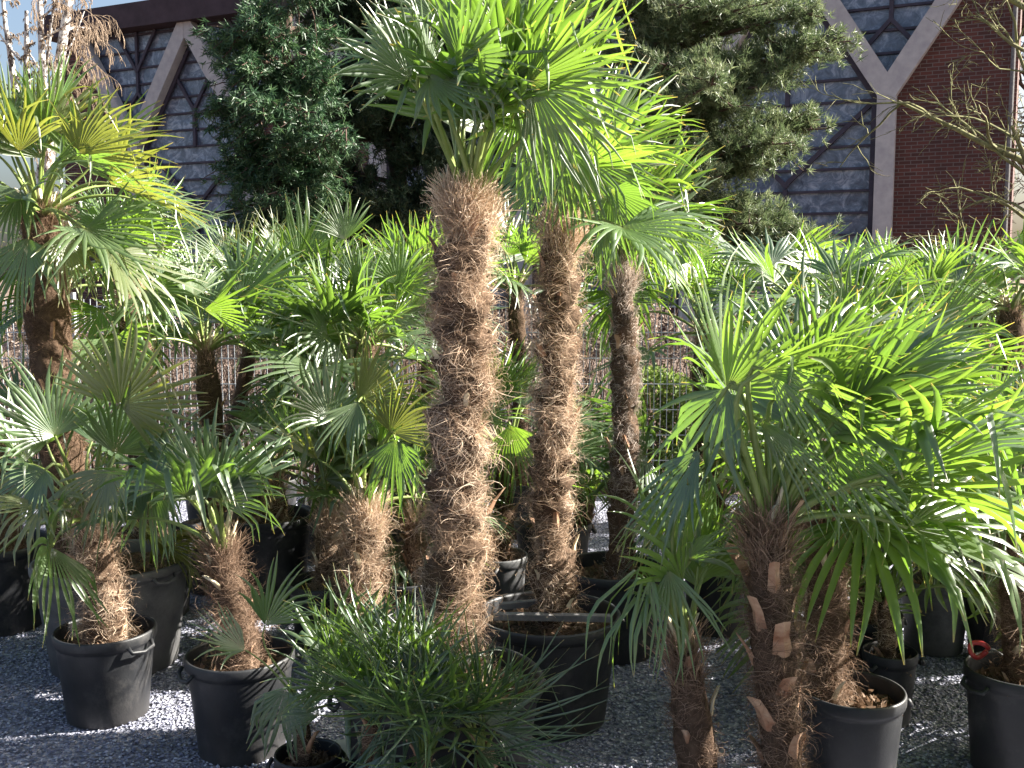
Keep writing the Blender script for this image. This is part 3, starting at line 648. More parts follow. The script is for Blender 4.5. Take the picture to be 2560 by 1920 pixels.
def blocked(hub, A, Nn, Rr):
    B = np.cross(Nn, A)
    for q in (hub, hub + A * Rr * .55, hub + A * Rr * .95, hub + nrm(A + B) * Rr * .75, hub + nrm(A - B) * Rr * .75):
        if q[1] < .6: return True
        x, y, Y = proj(q)
        for b in CLEAR:
            if b[0] < x < b[2] and b[1] < y < b[3] and Y < b[4]: return True
    sdir = nrm(np.array([SUN_AZ[0], SUN_AZ[1], math.tan(R(SUN_EL))])); ctr = hub + A * Rr * .45
    for q in SUNLIT:
        v = ctr - q; t_ = np.dot(v, sdir)
        if t_ > .12 and np.linalg.norm(v - sdir * t_) < Rr * .52: return True
    return False
SUNLIT = []
for (x_, y_, Y_) in ((470, 240, 3.22), (470, 310, 3.22), (465, 380, 3.22), (465, 450, 3.22), (465, 520, 3.22), (567, 260, 4.02), (565, 340, 4.02), (563, 400, 4.02),
                     (630, 300, 4.6), (632, 370, 4.6), (370, 530, 4.3), (375, 580, 4.3), (115, 600, 4.0), (235, 570, 3.7), (150, 315, 5.2), (510, 575, 4.8), (160, 610, 4.1), (930, 590, 5.0), (330, 550, 4.6), (120, 660, 3.9)):
    SUNLIT.append(at(x_, y_, Y_))
SUNLIT += [np.array([x_, y_, 0.0]) for x_, y_ in ((.55, 3.25), (.8, 3.2), (1.2, 3.1), (1.6, 3.25), (-1.4, 4.2), (-1.9, 3.6), (-.9, 3.6), (1.3, 3.4), (.3, 3.3), (.4, 3.1), (.7, 3.08), (1.0, 3.15), (1.35, 3.2), (1.5, 3.08), (1.2, 3.3), (-1.6, 4.0), (-1.1, 3.9), (-1.7, 3.3), (.9, 3.35))]
def crown(root, T, axis, n, pl, Rr, seed, mat='leaf', azs=None, emin=-25, emax=82, droop=.25, brk=.1, nseg=30, keep=None, detail=True, spread=(58, 96), roll=.6, wfac=1.0, pw=.008, skip_cam=False, fused=.41):
    rng = np.random.default_rng(seed); mats = mat if isinstance(mat, (list, tuple)) else [mat]
    for k in range(n):
        f = (k + .5) / n; az0 = k * 2.39996 + seed * 1.7
        for tr_ in range(7):
            el = R(emax + (emin - emax) * f ** 1.05 + rng.normal() * (5 + tr_ * 3) + tr_ * 3); az = az0 + rng.normal() * .25 + tr_ * .9
            if azs is not None: az = R(azs[0]) + (R(azs[1]) - R(azs[0])) * ((k * .618 + .1 * rng.random() + tr_ * .2) % 1)
            hz = np.array([math.cos(az), math.sin(az), 0]); d0 = nrm(hz * math.cos(el) + zu * math.sin(el) + axis * .15)
            L = pl * (.75 + .4 * rng.random()) * (.8 + .25 * f); start = T + hz * .02
            sag = .22 * (1 - .3 * math.sin(el)); hub = start + d0 * L - zu * sag * L * .8 * (.5 + f)
            A = nrm(d0 - zu * (.25 + .75 * f) * .8 + rng.normal(size=3) * .12)
            if f < .15: A = nrm(d0 + rng.normal(size=3) * .15)
            sdv = nrm(np.cross(A, zu + hz * .2)); up = np.cross(sdv, A); rl = rng.normal() * roll; Nn = up * math.cos(rl) + sdv * math.sin(rl)
            Rl = Rr * (.85 + .28 * rng.random()) * (.8 if f < .1 else 1)
            if not blocked(hub, A, Nn, Rl): break
        else: continue
        sprd = rng.uniform(*spread) * (.45 if f < .08 else 1)
        add_leaf(root, start, hub, A, Nn, Rl, rng, mats[int(rng.random() * len(mats))], pw, nseg=nseg + int(rng.integers(-3, 4)),
                 spread=sprd, droop=droop * (.5 + .9 * f), brk=brk * (.4 + 1.2 * f), detail=detail, wfac=wfac, cup=.2 + .5 * rng.random(), fused=fused * (.9 + .2 * rng.random()))
def keyleaf(root, T, Yp, rng, hx, hy, dy, tx, ty, dt, roll=0, mat='leaf', Rm=1.0, **kw):
    """leaf with its hub and middle tip where the photograph shows them; dy/dt = metres beyond the palm's own distance"""
    hub = at(hx, hy, Yp + dy); tip = at(tx, ty, Yp + dt); A = tip - hub; L = np.linalg.norm(A); A = A / L
    tc_ = nrm(np.array([0, 0, H]) - hub); tc_ = nrm(tc_ - A * np.dot(tc_, A)); B = np.cross(A, tc_); rl = R(roll); Nn = tc_ * math.cos(rl) + B * math.sin(rl)
    kw['spread'] = kw.get('spread', 90) * .86; kw.setdefault('cup', .3); add_leaf(root, T, hub, A, Nn, L * Rm, rng, mat, **kw)
def make_palm(name, label, potpx, rimz, r, pts, tr, seed, cr=None, keys=(), Y=None, nf=1500, fmat='fibre', potmat='pot', group='potted fan palms', stubs=20, haspot=True, frizz=1., base_off=(0, 0), top=True, flen=.085, lump=.1, azp=.3, sscale=1.):
    """potpx: rim centre in px ; pts: trunk points px (bottom first)"""
    c = atz(potpx[0], potpx[1], rimz) if Y is None else at(potpx[0], potpx[1], Y)
    Yp = c[1]; base = np.array([c[0], c[1], 0]); root = empty(name, base); tag(root, label, 'potted palm', group)
    rng = np.random.default_rng(seed)
    if haspot: pot(root, base, r, rimz, potmat, True, azp, seed)
    P = [at(x, y, Yp + dy) for (x, y, dy) in pts]
    P[0][2] = max(rimz - .08, .02)
    o, T, ax = trunk(root, P, tr[0], tr[1], rng, nf, fmat, stubs, frizz, lump, top, flen, sscale)
    if cr: crown(root, T, ax, seed=seed, **cr)
    for k in keys:
        k = dict(k); a = k.pop('p'); keyleaf(root, T + rng.normal(size=3) * .012, Yp, rng, *a, **k)
    return root, T, Yp

# ------------------------------------------------------------------ the palms of the photograph
PALM = make_palm
C = dict
# tallest, centre
PALM('potted_palm', 'tallest potted fan palm with the thickest shaggy trunk in the centre', (440, 676), .42, .33,
     [(455, 676, 0), (451, 602, 0), (456, 555, 0), (456, 463, 0), (462, 370, 0), (461, 278, 0), (465, 205, 0)], (.071, .067), 101,
     C(n=9, pl=.42, Rr=.44, mat=['leaf', 'leaf_bright'], emin=35, emax=85, nseg=36, droop=.15, spread=(95, 115), pw=.008),
     [C(p=(409, 78, -.15, 345, 12, -.25), roll=15, mat='leaf_cool', spread=80, nseg=26, Rm=1.05),
      C(p=(427, 73, -.25, 418, -15, -.3), roll=68, mat='leaf', spread=60, nseg=24),
      C(p=(429, 77, -.3, 497, 110, -.38), roll=-35, mat='leaf', spread=85, nseg=30, droop=.2),
      C(p=(460, 59, -.3, 540, 30, -.45), roll=8, mat='leaf_cool', spread=110, nseg=38),
      C(p=(530, 80, -.3, 655, 62, -.35), roll=20, mat='leaf_bright', spread=95, nseg=40, droop=.2),
      C(p=(528, 84, -.2, 625, 165, -.1), roll=-10, mat='leaf', spread=70, nseg=34, droop=.25),
      C(p=(525, 60, .1, 610, -20, .1), roll=15, mat='leaf_bright', spread=90, nseg=36),
      C(p=(500, 30, .2, 520, -70, .2), roll=20, mat='leaf', spread=110, nseg=36),
      C(p=(400, 50, .2, 330, 55, .25), roll=50, mat='leaf_cool', spread=70, nseg=24),
      C(p=(440, 20, .1, 400, -60, .1), roll=10, mat='leaf', spread=110, nseg=34),
      C(p=(520, 105, .0, 545, 210, .05), roll=20, mat='leaf', spread=70, nseg=30, droop=.5)],
     nf=26000, stubs=24, frizz=1.0, flen=.10, lump=.85)
# second tall
PALM('potted_palm', 'tall fan palm in the wide tub with battens, middle of the three tall ones', (548, 612), .42, .275,
     [(553, 606, 0), (553, 555, 0), (551, 463, 0), (556, 370, 0), (560, 278, 0), (561, 228, 0)], (.064, .060), 102,
     C(n=12, pl=.36, Rr=.42, mat=['leaf', 'leaf_bright'], emin=-5, emax=80, nseg=34, droop=.3, azs=(-100, 100), pw=.008),
     [C(p=(597, 146, .0, 668, 60, .1), roll=25, mat='leaf', spread=45, nseg=20),
      C(p=(622, 150, .1, 700, 105, .1), roll=55, mat='leaf_bright', spread=60, nseg=22),
      C(p=(575, 150, -.15, 640, 225, -.2), roll=0, mat='leaf', spread=75, nseg=32, droop=.4),
      C(p=(560, 140, -.2, 565, 235, -.25), roll=25, mat='leaf_bright', spread=70, nseg=30, droop=.5),
      C(p=(530, 165, .1, 505, 240, .1), roll=35, mat='leaf', spread=70, nseg=26, droop=.5),
      C(p=(610, 190, -.1, 672, 250, -.15), roll=20, mat='leaf', spread=75, nseg=32, droop=.4)],
     nf=18000, stubs=24, flen=.09, lump=.75)
# third tall
PALM('potted_palm', 'slimmer tall potted fan palm with greyer trunk, rightmost of the three tall ones', (612, 565), .40, .24,
     [(620, 563, 0), (622, 500, 0), (625, 440, 0), (625, 370, 0), (624, 310, 0), (623, 272, 0)], (.058, .050), 103,
     C(n=17, pl=.36, Rr=.42, mat=['leaf', 'leaf_bright'], emin=-15, emax=75, nseg=32, droop=.35, azs=(-120, 100), pw=.008),
     [C(p=(663, 215, .1, 738, 205, .1), roll=60, mat='leaf', spread=60, nseg=24),
      C(p=(655, 225, 0, 700, 150, 0), roll=30, mat='leaf', spread=80, nseg=30),
      C(p=(650, 215, -.2, 690, 275, -.25), roll=15, mat='leaf_bright', spread=75, nseg=30, droop=.45),
      C(p=(600, 215, -.1, 590, 290, -.15), roll=20, mat='leaf', spread=60, nseg=26, droop=.5)],
     nf=12000, fmat='fibre_grey', stubs=32, flen=.05, lump=.4)
# front left in round pot
PALM('potted_palm', 'short leaning potted fan palm in round black pot with pale frayed trunk base, front left', (105, 628), .345, .188,
     [(104, 628, 0), (107, 600, 0), (95, 560, .02), (88, 520, .05)], (.072, .075), 104,
     C(n=17, pl=.42, Rr=.35, mat=['leaf', 'leaf_olive', 'leaf_cool'], emin=-30, emax=70, nseg=28, droop=.45, brk=.25),
     [C(p=(120, 404, -.1, 178, 338, -.1), roll=10, mat='leaf_olive', spread=125, nseg=34, droop=.15, cup=.05),
      C(p=(55, 436, -.1, 20, 350, -.15), roll=15, mat='leaf', spread=100, nseg=34, droop=.1),
      C(p=(110, 470, -.3, 80, 545, -.4), roll=40, mat='leaf_olive', spread=80, nseg=26, droop=.5, brk=.4),
      C(p=(45, 470, -.2, 0, 530, -.3), roll=50, mat='leaf_cool', spread=90, nseg=26, droop=.5, brk=.3),
      C(p=(150, 480, -.1, 160, 570, -.15), roll=40, mat='leaf', spread=80, nseg=26, droop=.6, brk=.5)],
     nf=5500, stubs=12, flen=.10, lump=.12, frizz=1.3, azp=-.5)
# second front pot
PALM('potted_palm', 'small fan palm with rusty fibre tuft and upright kinked fan, second pot from front left', (240, 652), .36, .19,
     [(243, 652, 0), (236, 610, 0), (225, 575, 0), (222, 550, 0)], (.055, .058), 105,
     C(n=7, pl=.36, Rr=.33, mat=['leaf', 'leaf_cool'], emin=0, emax=70, nseg=26, droop=.4, brk=.45),
     [C(p=(213, 491, -.12, 212, 408, -.15), roll=5, mat='leaf', spread=100, nseg=32, droop=.2, brk=.7, Rm=1.15),
      C(p=(214, 500, -.05, 290, 470, -.1), roll=30, mat='leaf', spread=60, nseg=20, droop=.9, brk=.7),
      C(p=(205, 500, .0, 150, 440, .0), roll=30, mat='leaf_bright', spread=60, nseg=20, droop=.5, brk=.5)],
     nf=5000, fmat='fibre_dark', stubs=9, flen=.10, frizz=1.5, azp=.6)
# little one in small pot
PALM('potted_palm', 'small young fan palm with drooping fingers in the smallest round pot at the bottom edge', (308, 752), .20, .105,
     [(304, 748, 0), (303, 730, 0), (300, 712, 0)], (.028, .022), 106,
     C(n=14, pl=.27, Rr=.30, mat=['leaf_cool', 'leaf'], emin=0, emax=75, nseg=18, droop=.2, brk=.25, wfac=.85, pw=.004, spread=(80, 100)),
     [C(p=(285, 690, -.1, 275, 760, -.12), roll=20, mat='leaf_cool', spread=80, nseg=18, droop=.6, brk=.6, pw=.004),
      C(p=(245, 650, 0, 190, 620, -.05), roll=40, mat='leaf_cool', spread=60, nseg=16, pw=.004),
      C(p=(265, 625, 0, 300, 560, 0), roll=10, mat='leaf', spread=60, nseg=17, pw=.004),
      C(p=(330, 650, .0, 370, 580, 0), roll=10, mat='leaf_bright', spread=65, nseg=17, pw=.004)],
     nf=700, stubs=4, top=False, flen=.04)
for (x, y, z, lab, sd_, tx, ty, n_) in (
        (484, 776, .24, 'low bushy fan palm with stiff narrow fingers in front of the tallest trunk', 107, 484, 745, 13),
        (425, 790, .26, 'low dark fan palm at the bottom edge between the smallest pot and the bushy one', 108, 425, 752, 11),
        (368, 775, .22, 'low spiky fan palm at the bottom edge just right of the smallest round pot', 109, 372, 720, 10)):
    kk = {107: [C(p=(484, 724, -.05, 478, 632, -.05), roll=5, mat='leaf_dark', spread=75, nseg=18, wfac=.8, pw=.004, fused=.22, droop=.03),
                C(p=(487, 726, -.1, 612, 665, -.1), roll=20, mat='leaf_dark', spread=60, nseg=16, wfac=.8, pw=.004, fused=.22, droop=.03),
                C(p=(500, 735, -.1, 590, 745, -.15), roll=35, mat='leaf_dark', spread=70, nseg=16, wfac=.8, pw=.004, fused=.22, droop=.03)],
          108: [C(p=(425, 730, -.08, 380, 660, -.1), roll=15, mat='leaf_dark', spread=80, nseg=18, wfac=.8, pw=.004, fused=.22, droop=.03),
                C(p=(430, 735, -.05, 445, 650, -.02), roll=10, mat='leaf_dark', spread=60, nseg=16, wfac=.8, pw=.004, fused=.22, droop=.03)],
          109: [C(p=(330, 690, -.05, 285, 625, -.08), roll=15, mat='leaf_cool', spread=75, nseg=16, wfac=.85, pw=.004, fused=.25),
                C(p=(320, 715, -.08, 262, 700, -.1), roll=30, mat='leaf_cool', spread=60, nseg=14, wfac=.85, pw=.004, fused=.25),
                C(p=(400, 690, .1, 395, 610, .1), roll=10, mat='leaf_dark', spread=75, nseg=18, wfac=.8, pw=.004, fused=.22, droop=.03),
                C(p=(350, 672, 0, 335, 600, 0), roll=15, mat='leaf', spread=75, nseg=18, wfac=.8, pw=.004, fused=.22, droop=.03)]}[sd_]
    PALM('potted_palm', lab, (x, y), z, .12, [(x, y, 0), ((x + tx) / 2, (y + ty) / 2, 0), (tx, ty, 0)], (.03, .022), sd_,
         C(n=n_ + 4, pl=.27, Rr=.33, mat=['leaf_dark', 'leaf_cool'], emin=10, emax=80, nseg=15, droop=.03, brk=.03, wfac=.85, pw=.004, spread=(50, 75), fused=.22), kk, nf=600, stubs=4, top=False, flen=.04)
# large tub behind front left pot, holding the leaning tall palm
PALM('potted_palm', 'tall fan palm with dark trunk in the large tub behind the front left pot', (112, 558), .47, .33,
     [(80, 556, 0), (62, 450, 0), (50, 345, 0), (45, 290, 0), (40, 215, 0)], (.09, .085), 110,
     C(n=21, pl=.36, Rr=.44, mat=['leaf', 'leaf_olive'], emin=-25, emax=80, nseg=32, droop=.3),
     [C(p=(78, 153, -.3, 150, 98, -.4), roll=30, mat='leaf_olive', spread=70, nseg=32),
      C(p=(49, 136, -.1, 82, 62, -.1), roll=25, mat='leaf_olive', spread=80, nseg=30),
      C(p=(10, 130, -.1, 10, 60, -.1), roll=15, mat='leaf', spread=80, nseg=30),
      C(p=(75, 160, -.3, 145, 165, -.4), roll=60, mat='leaf', spread=50, nseg=16),
      C(p=(28, 238, -.35, 22, 318, -.42), roll=35, mat='leaf', spread=70, nseg=28, droop=.5),
      C(p=(62, 232, -.3, 72, 312, -.35), roll=-40, mat='leaf_olive', spread=65, nseg=26, droop=.5),
      C(p=(20, 190, -.3, -20, 250, -.4), roll=30, mat='leaf', spread=80, nseg=28, droop=.4)],
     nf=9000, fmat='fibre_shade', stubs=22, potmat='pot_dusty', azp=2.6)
PALM('potted_palm', 'tall fan palm with sunlit pale trunk top, right of the dark leaning trunk', (150, 532), .42, .22,
     [(150, 530, 0), (146, 460, 0), (142, 390, 0), (134, 330, 0), (130, 292, 0)], (.075, .07), 111,
     C(n=17, pl=.36, Rr=.44, mat=['leaf', 'leaf_bright'], emin=-30, emax=75, nseg=32, droop=.35),
     [C(p=(114, 233, -.2, 192, 222, -.3), roll=40, mat='leaf_bright', spread=60, nseg=26),
      C(p=(128, 228, -.1, 190, 170, -.1), roll=25, mat='leaf', spread=50, nseg=22),
      C(p=(108, 235, -.2, 70, 180, -.2), roll=10, mat='leaf', spread=70, nseg=28),
      C(p=(112, 238, -.25, 160, 320, -.3), roll=30, mat='leaf', spread=60, nseg=26, droop=.5)],
     nf=6000, stubs=18)
PALM('potted_palm', 'fan palm in black pot cut by the left edge, beside the large tub', (-5, 541), .42, .26,
     [(5, 540, 0), (0, 500, 0), (-5, 450, 0)], (.08, .075), 112,
     C(n=15, pl=.36, Rr=.36, mat=['leaf', 'leaf_cool'], emin=-25, emax=75, nseg=28, droop=.4, brk=.2), [], nf=3500, fmat='fibre_dark', stubs=8)
# mid palms left of tallest trunk
PALM('potted_palm', 'shaggy pale trunked fan palm with drooping fans left of the tallest trunk', (362, 606), .30, .17,
     [(362, 606, 0), (364, 570, 0), (364, 540, 0), (366, 508, 0)], (.078, .075), 113,
     C(n=15, pl=.40, Rr=.35, mat=['leaf', 'leaf_olive'], emin=-20, emax=75, nseg=28, droop=.4, brk=.2),
     [C(p=(358, 402, -.1, 415, 345, -.1), roll=20, mat='leaf_olive', spread=60, nseg=28),
      C(p=(390, 432, -.2, 428, 385, -.25), roll=10, mat='leaf_olive', spread=85, nseg=30),
      C(p=(358, 402, -.15, 328, 465, -.3), roll=20, mat='leaf', spread=50, nseg=16, droop=.3),
      C(p=(330, 420, -.1, 300, 350, -.1), roll=20, mat='leaf', spread=90, nseg=30),
      C(p=(395, 440, -.2, 400, 520, -.25), roll=40, mat='leaf', spread=80, nseg=26, droop=.5)],
     nf=7500, stubs=12, flen=.11, frizz=1.5, lump=.15)
PALM('potted_palm', 'short pale trunked fan palm just left of the shaggy one, in low black pot', (325, 580), .30, .17,
     [(328, 580, 0), (328, 550, 0), (332, 515, 0)], (.062, .06), 114,
     C(n=17, pl=.38, Rr=.38, mat=['leaf', 'leaf_cool'], emin=-25, emax=75, nseg=26, droop=.4, brk=.2), [], nf=4500, stubs=9, flen=.09, frizz=1.3)
PALM('potted_palm', 'fan palm with pale trunk stub in the wide dark tub behind the second front pot', (267, 514), .45, .235,
     [(275, 513, 0), (272, 492, 0), (268, 470, 0)], (.075, .07), 115,
     C(n=14, pl=.36, Rr=.36, mat=['leaf', 'leaf_cool'], emin=-25, emax=75, nseg=26, droop=.4, brk=.15), [], nf=3000, stubs=8)
PALM('potted_palm', 'fan palm in tall black pot half hidden behind the shaggy palm left of centre', (372, 520), .42, .20,
     [(372, 519, 0), (368, 440, 0), (366, 345, 0)], (.06, .055), 116,
     C(n=17, pl=.36, Rr=.36, mat=['leaf', 'leaf_cool'], emin=-25, emax=80, nseg=26, droop=.35), [C(p=(345, 240, -.1, 335, 188, -.1), roll=5, mat='leaf', spread=70, nseg=30),
       C(p=(398, 285, -.1, 418, 240, -.1), roll=10, mat='leaf_bright', spread=110, nseg=32)], nf=2600, fmat='fibre_dark', stubs=12)
for (x, y, tx, ty, lab, sd_) in ((405, 578, 414, 520, 'thin trunked fan palm in narrow dark pot touching the left of the tallest trunk', 117),):
    PALM('potted_palm', lab, (x, y), .38, .135, [(x + 10, y, 0), (tx, 550, 0), (tx, ty, 0)], (.045, .04), sd_,
         C(n=9, pl=.32, Rr=.34, mat=['leaf', 'leaf_cool'], emin=-10, emax=75, nseg=24, droop=.35, brk=.2), [], nf=2200, fmat='fibre_dark', stubs=8)
PALM('potted_palm', 'fan palm in sunlit grey pot between the two tallest trunks', (498, 554), .36, .142,
     [(500, 552, 0), (503, 500, 0), (505, 455, 0)], (.048, .045), 118,
     C(n=17, pl=.36, Rr=.36, mat=['leaf_bright', 'leaf'], emin=-20, emax=80, nseg=26, droop=.35),
     [C(p=(475, 420, -.1, 520, 375, -.1), roll=10, mat='leaf_bright', spread=60, nseg=26), C(p=(510, 425, -.1, 530, 500, -.15), roll=30, mat='leaf_bright', spread=70, nseg=24, droop=.4)],
     nf=3000, fmat='fibre_dark', stubs=10, potmat='pot_dusty', azp=1.2)
PALM('potted_palm', 'stout fan palm in black tub behind the middle tall trunk', (553, 521), .40, .205,
     [(580, 520, 0), (585, 500, 0), (588, 470, 0)], (.05, .045), 119,
     C(n=8, pl=.34, Rr=.34, mat=['leaf', 'leaf_olive'], emin=-20, emax=60, nseg=24, droop=.4), [], nf=1800, fmat='fibre_dark', stubs=8, azp=0.0)
# back row
back = [
    (215, 505, 250, 350, 6.6, .05, 120, 'first back row fan palm beside the spruce, dark trunk against the wire fence'),
    (270, 500, 283, 362, 6.9, .05, 121, 'back row fan palm with low crown before the fence, second from the spruce'),
    (330, 500, 300, 318, 6.2, .06, 122, 'back row fan palm with upright bright fans left of the tallest trunk'),
    (420, 500, 430, 315, 6.6, .05, 123, 'back row fan palm half hidden behind the top of the tallest trunk'),
    (520, 500, 515, 290, 6.8, .05, 124, 'back row fan palm seen between the first and second tall trunks'),
    (700, 505, 706, 335, 6.0, .075, 125, 'thick trunked back row fan palm before the fence right of the three tall trunks'),
    (770, 500, 745, 285, 6.8, .06, 126, 'back row fan palm under the pine right of the thick trunk'),
    (860, 510, 850, 320, 6.2, .06, 127, 'back row fan palm before the concrete column'),
    (945, 510, 940, 330, 5.8, .06, 128, 'back row fan palm before the brick wall'),
    (905, 510, 905, 290, 6.8, .06, 139, 'back row fan palm between the concrete column and brick wall'),
    (800, 505, 806, 320, 5.4, .06, 140, 'fan palm one row behind the rusty trunk, below the window'),
    (350, 505, 352, 372, 5.4, .06, 141, 'fan palm one row before the back row left of the tallest trunk'),
    (215, 515, 205, 350, 5.6, .06, 142, 'fan palm beside the sunlit pale trunk top on its right'),
    (985, 515, 975, 290, 6.9, .06, 143, 'farthest back fan palm under the bare tree'),
    (1010, 520, 1010, 310, 5.4, .07, 129, 'back row fan palm at the right edge under the bare tree')]
for (x, y, tx, ty, Yb, rr, sd_, lab) in back:
    c = at(x, y, Yb)
    kk = {122: [C(p=(275, 250, 0, 262, 205, 0), roll=20, mat='leaf_olive', spread=50, nseg=24), C(p=(300, 262, -.1, 322, 192, -.1), roll=5, mat='leaf', spread=65, nseg=24), C(p=(287, 310, -.4, 285, 272, -.5), roll=0, mat='leaf_cool', spread=120, nseg=32)],
          120: [C(p=(225, 260, 0, 190, 215, 0), roll=20, mat='leaf', spread=70, nseg=28), C(p=(240, 265, 0, 270, 215, 0), roll=20, mat='leaf_olive', spread=60, nseg=28)],
          125: [C(p=(692, 261, 0, 695, 215, 0), roll=0, mat='leaf_cool', spread=125, nseg=32)]}.get(sd_, [])
    root = empty('potted_palm', (c[0], c[1], 0)); tag(root, lab, 'potted palm', 'potted fan palms')
    rng = np.random.default_rng(sd_); pot(root, (c[0], c[1], 0), .19, .36, 'pot', False, seed=sd_)
    P = [np.array([c[0], c[1], .30]), at((x + tx) / 2 + 3, (y + ty) / 2, Yb), at(tx, ty, Yb)]
    o, T, ax = trunk(root, P, rr, rr * .95, rng, 2600, 'fibre_dark' if sd_ != 125 else 'fibre', 14, 1.2, .12, True, .09)
    crown(root, T, ax, 16, .38, .42, sd_, ['leaf', 'leaf_bright', 'leaf_cool'], emin=-5, emax=80, nseg=26, droop=.35, detail=False)
    for k in kk:
        k = dict(k); a = k.pop('p'); keyleaf(root, T, Yb, rng, *a, **k)

# right hand foreground
PALM('potted_palm', 'fan palm with thick rusty trunk and reddish cut leaf bases, right foreground', (785, 800), .36, .17,
     [(785, 800, 0), (780, 740, 0), (775, 660, 0), (770, 590, 0), (768, 528, 0)], (.054, .05), 130,
     C(n=16, pl=.42, Rr=.46, mat=['leaf', 'leaf_bright'], emin=0, emax=75, nseg=26, droop=.5, azs=(-30, 140), pw=.008),
     [C(p=(727, 388, 0, 800, 325, -.05), roll=15, mat='leaf_bright', spread=62, nseg=15, droop=.08, Rm=1.6, fused=.3),
      C(p=(727, 388, .02, 716, 290, .02), roll=60, mat='leaf_bright', spread=60, nseg=14, Rm=1.5, droop=.05, fused=.3),
      C(p=(727, 388, .0, 690, 500, .0), roll=40, mat='leaf', spread=70, nseg=14, droop=.5),
      C(p=(760, 372, -.15, 860, 335, -.2), roll=62, mat='leaf_bright', spread=60, nseg=18, Rm=1.4, droop=.2, fused=.32),
      C(p=(768, 370, -.1, 850, 420, -.2), roll=35, mat='leaf_bright', spread=50, nseg=18, droop=.3, Rm=1.5, fused=.32),
      C(p=(790, 395, .0, 880, 440, -.1), roll=50, mat='leaf_bright', spread=45, nseg=16, droop=.3, Rm=1.4, fused=.3),
      C(p=(800, 390, .1, 880, 300, .1), roll=40, mat='leaf', spread=60, nseg=26, Rm=1.1),
      C(p=(815, 400, .1, 900, 350, .0), roll=45, mat='leaf_bright', spread=50, nseg=20, Rm=1.3, fused=.3),
      C(p=(700, 450, 0, 650, 540, 0), roll=50, mat='leaf_cool', spread=50, nseg=14, Rm=1.2, droop=.4),
      C(p=(830, 400, .05, 930, 470, -.1), roll=55, mat='leaf_bright', spread=42, nseg=15, Rm=1.4, droop=.3, fused=.3),
      C(p=(760, 420, -.05, 840, 500, -.15), roll=50, mat='leaf', spread=40, nseg=14, Rm=1.3, droop=.4, fused=.3),
      C(p=(820, 440, 0, 900, 520, -.1), roll=40, mat='leaf', spread=50, nseg=18, Rm=1.2, droop=.4)],
     nf=9000, fmat='fibre_dark', stubs=24, flen=.08, frizz=.7, lump=.06, sscale=1.5)
PALM('potted_palm', 'fan palm with dark furry trunk in the black pot, right foreground', (852, 688), .38, .165,
     [(822, 686, 0), (825, 620, 0), (826, 560, 0), (822, 505, 0)], (.062, .058), 131,
     C(n=22, pl=.42, Rr=.48, mat=['leaf', 'leaf_bright', 'leaf_bright'], emin=-30, emax=75, nseg=30, droop=.6, azs=(-100, 150), pw=.008),
     [C(p=(946, 419, -.1, 905, 440, -.35), roll=0, mat='leaf_cool', spread=120, nseg=34, Rm=1.6, droop=.1),
      C(p=(900, 370, -.1, 1000, 345, -.2), roll=50, mat='leaf_bright', spread=50, nseg=22, Rm=1.2),
      C(p=(930, 340, 0, 1000, 275, 0), roll=45, mat='leaf', spread=60, nseg=24),
      C(p=(870, 340, 0, 925, 270, 0), roll=40, mat='leaf_bright', spread=60, nseg=24, Rm=1.1),
      C(p=(880, 350, -.1, 960, 380, -.2), roll=30, mat='leaf_bright', spread=60, nseg=24, droop=.35, Rm=1.3),
      C(p=(850, 330, 0, 855, 250, 0), roll=20, mat='leaf', spread=75, nseg=28)],
     nf=8000, fmat='fibre_dark', stubs=16, azp=.2, frizz=1.1)
PALM('potted_palm', 'young fan palm with ribbon leaves and slim trunk left of the rusty trunk', (700, 800), .30, .15,
     [(702, 800, 0), (695, 740, 0), (688, 690, 0), (683, 650, 0)], (.052, .044), 132,
     C(n=6, pl=.26, Rr=.32, mat=['leaf_bright', 'leaf'], emin=30, emax=80, nseg=14, droop=.4, brk=.2, pw=.006, spread=(45, 65)),
     [C(p=(668, 570, -.1, 700, 670, -.15), roll=25, mat='leaf_bright', spread=50, nseg=11, droop=.3, Rm=1.15, fused=.25),
      C(p=(652, 575, -.1, 655, 650, -.15), roll=55, mat='leaf_bright', spread=40, nseg=7, droop=.4, Rm=1.2, fused=.25),
      C(p=(655, 585, -.05, 610, 562, -.1), roll=50, mat='leaf_bright', spread=50, nseg=6, droop=2.2, brk=.6, Rm=2.2, fused=.2, wfac=.8),
      C(p=(655, 600, -.05, 600, 590, -.1), roll=50, mat='leaf_bright', spread=40, nseg=4, droop=2.4, brk=.4, Rm=2.0, fused=.2, wfac=.8),
      C(p=(660, 540, 0, 628, 450, 0), roll=60, mat='leaf_bright', spread=55, nseg=10, droop=.1, Rm=1.1, fused=.25),
      C(p=(675, 520, 0, 690, 440, 0), roll=60, mat='leaf', spread=50, nseg=14, droop=.1),
      C(p=(690, 560, -.05, 735, 520, -.1), roll=40, mat='leaf', spread=60, nseg=12, droop=.3)],
     nf=4000, fmat='fibre_dark', stubs=7, flen=.06, frizz=.8)
PALM('potted_palm', 'small bright fan palm with smooth green stems right of the dark furry trunk', (890, 650), .28, .10,
     [(888, 648, 0), (886, 620, 0), (885, 600, 0)], (.035, .03), 133,
     C(n=20, pl=.34, Rr=.37, mat=['leaf_bright'], emin=-20, emax=80, nseg=20, droop=.3, brk=.1, wfac=.9, pw=.005, spread=(80, 105)), [], nf=900, stubs=4, top=False, flen=.05)
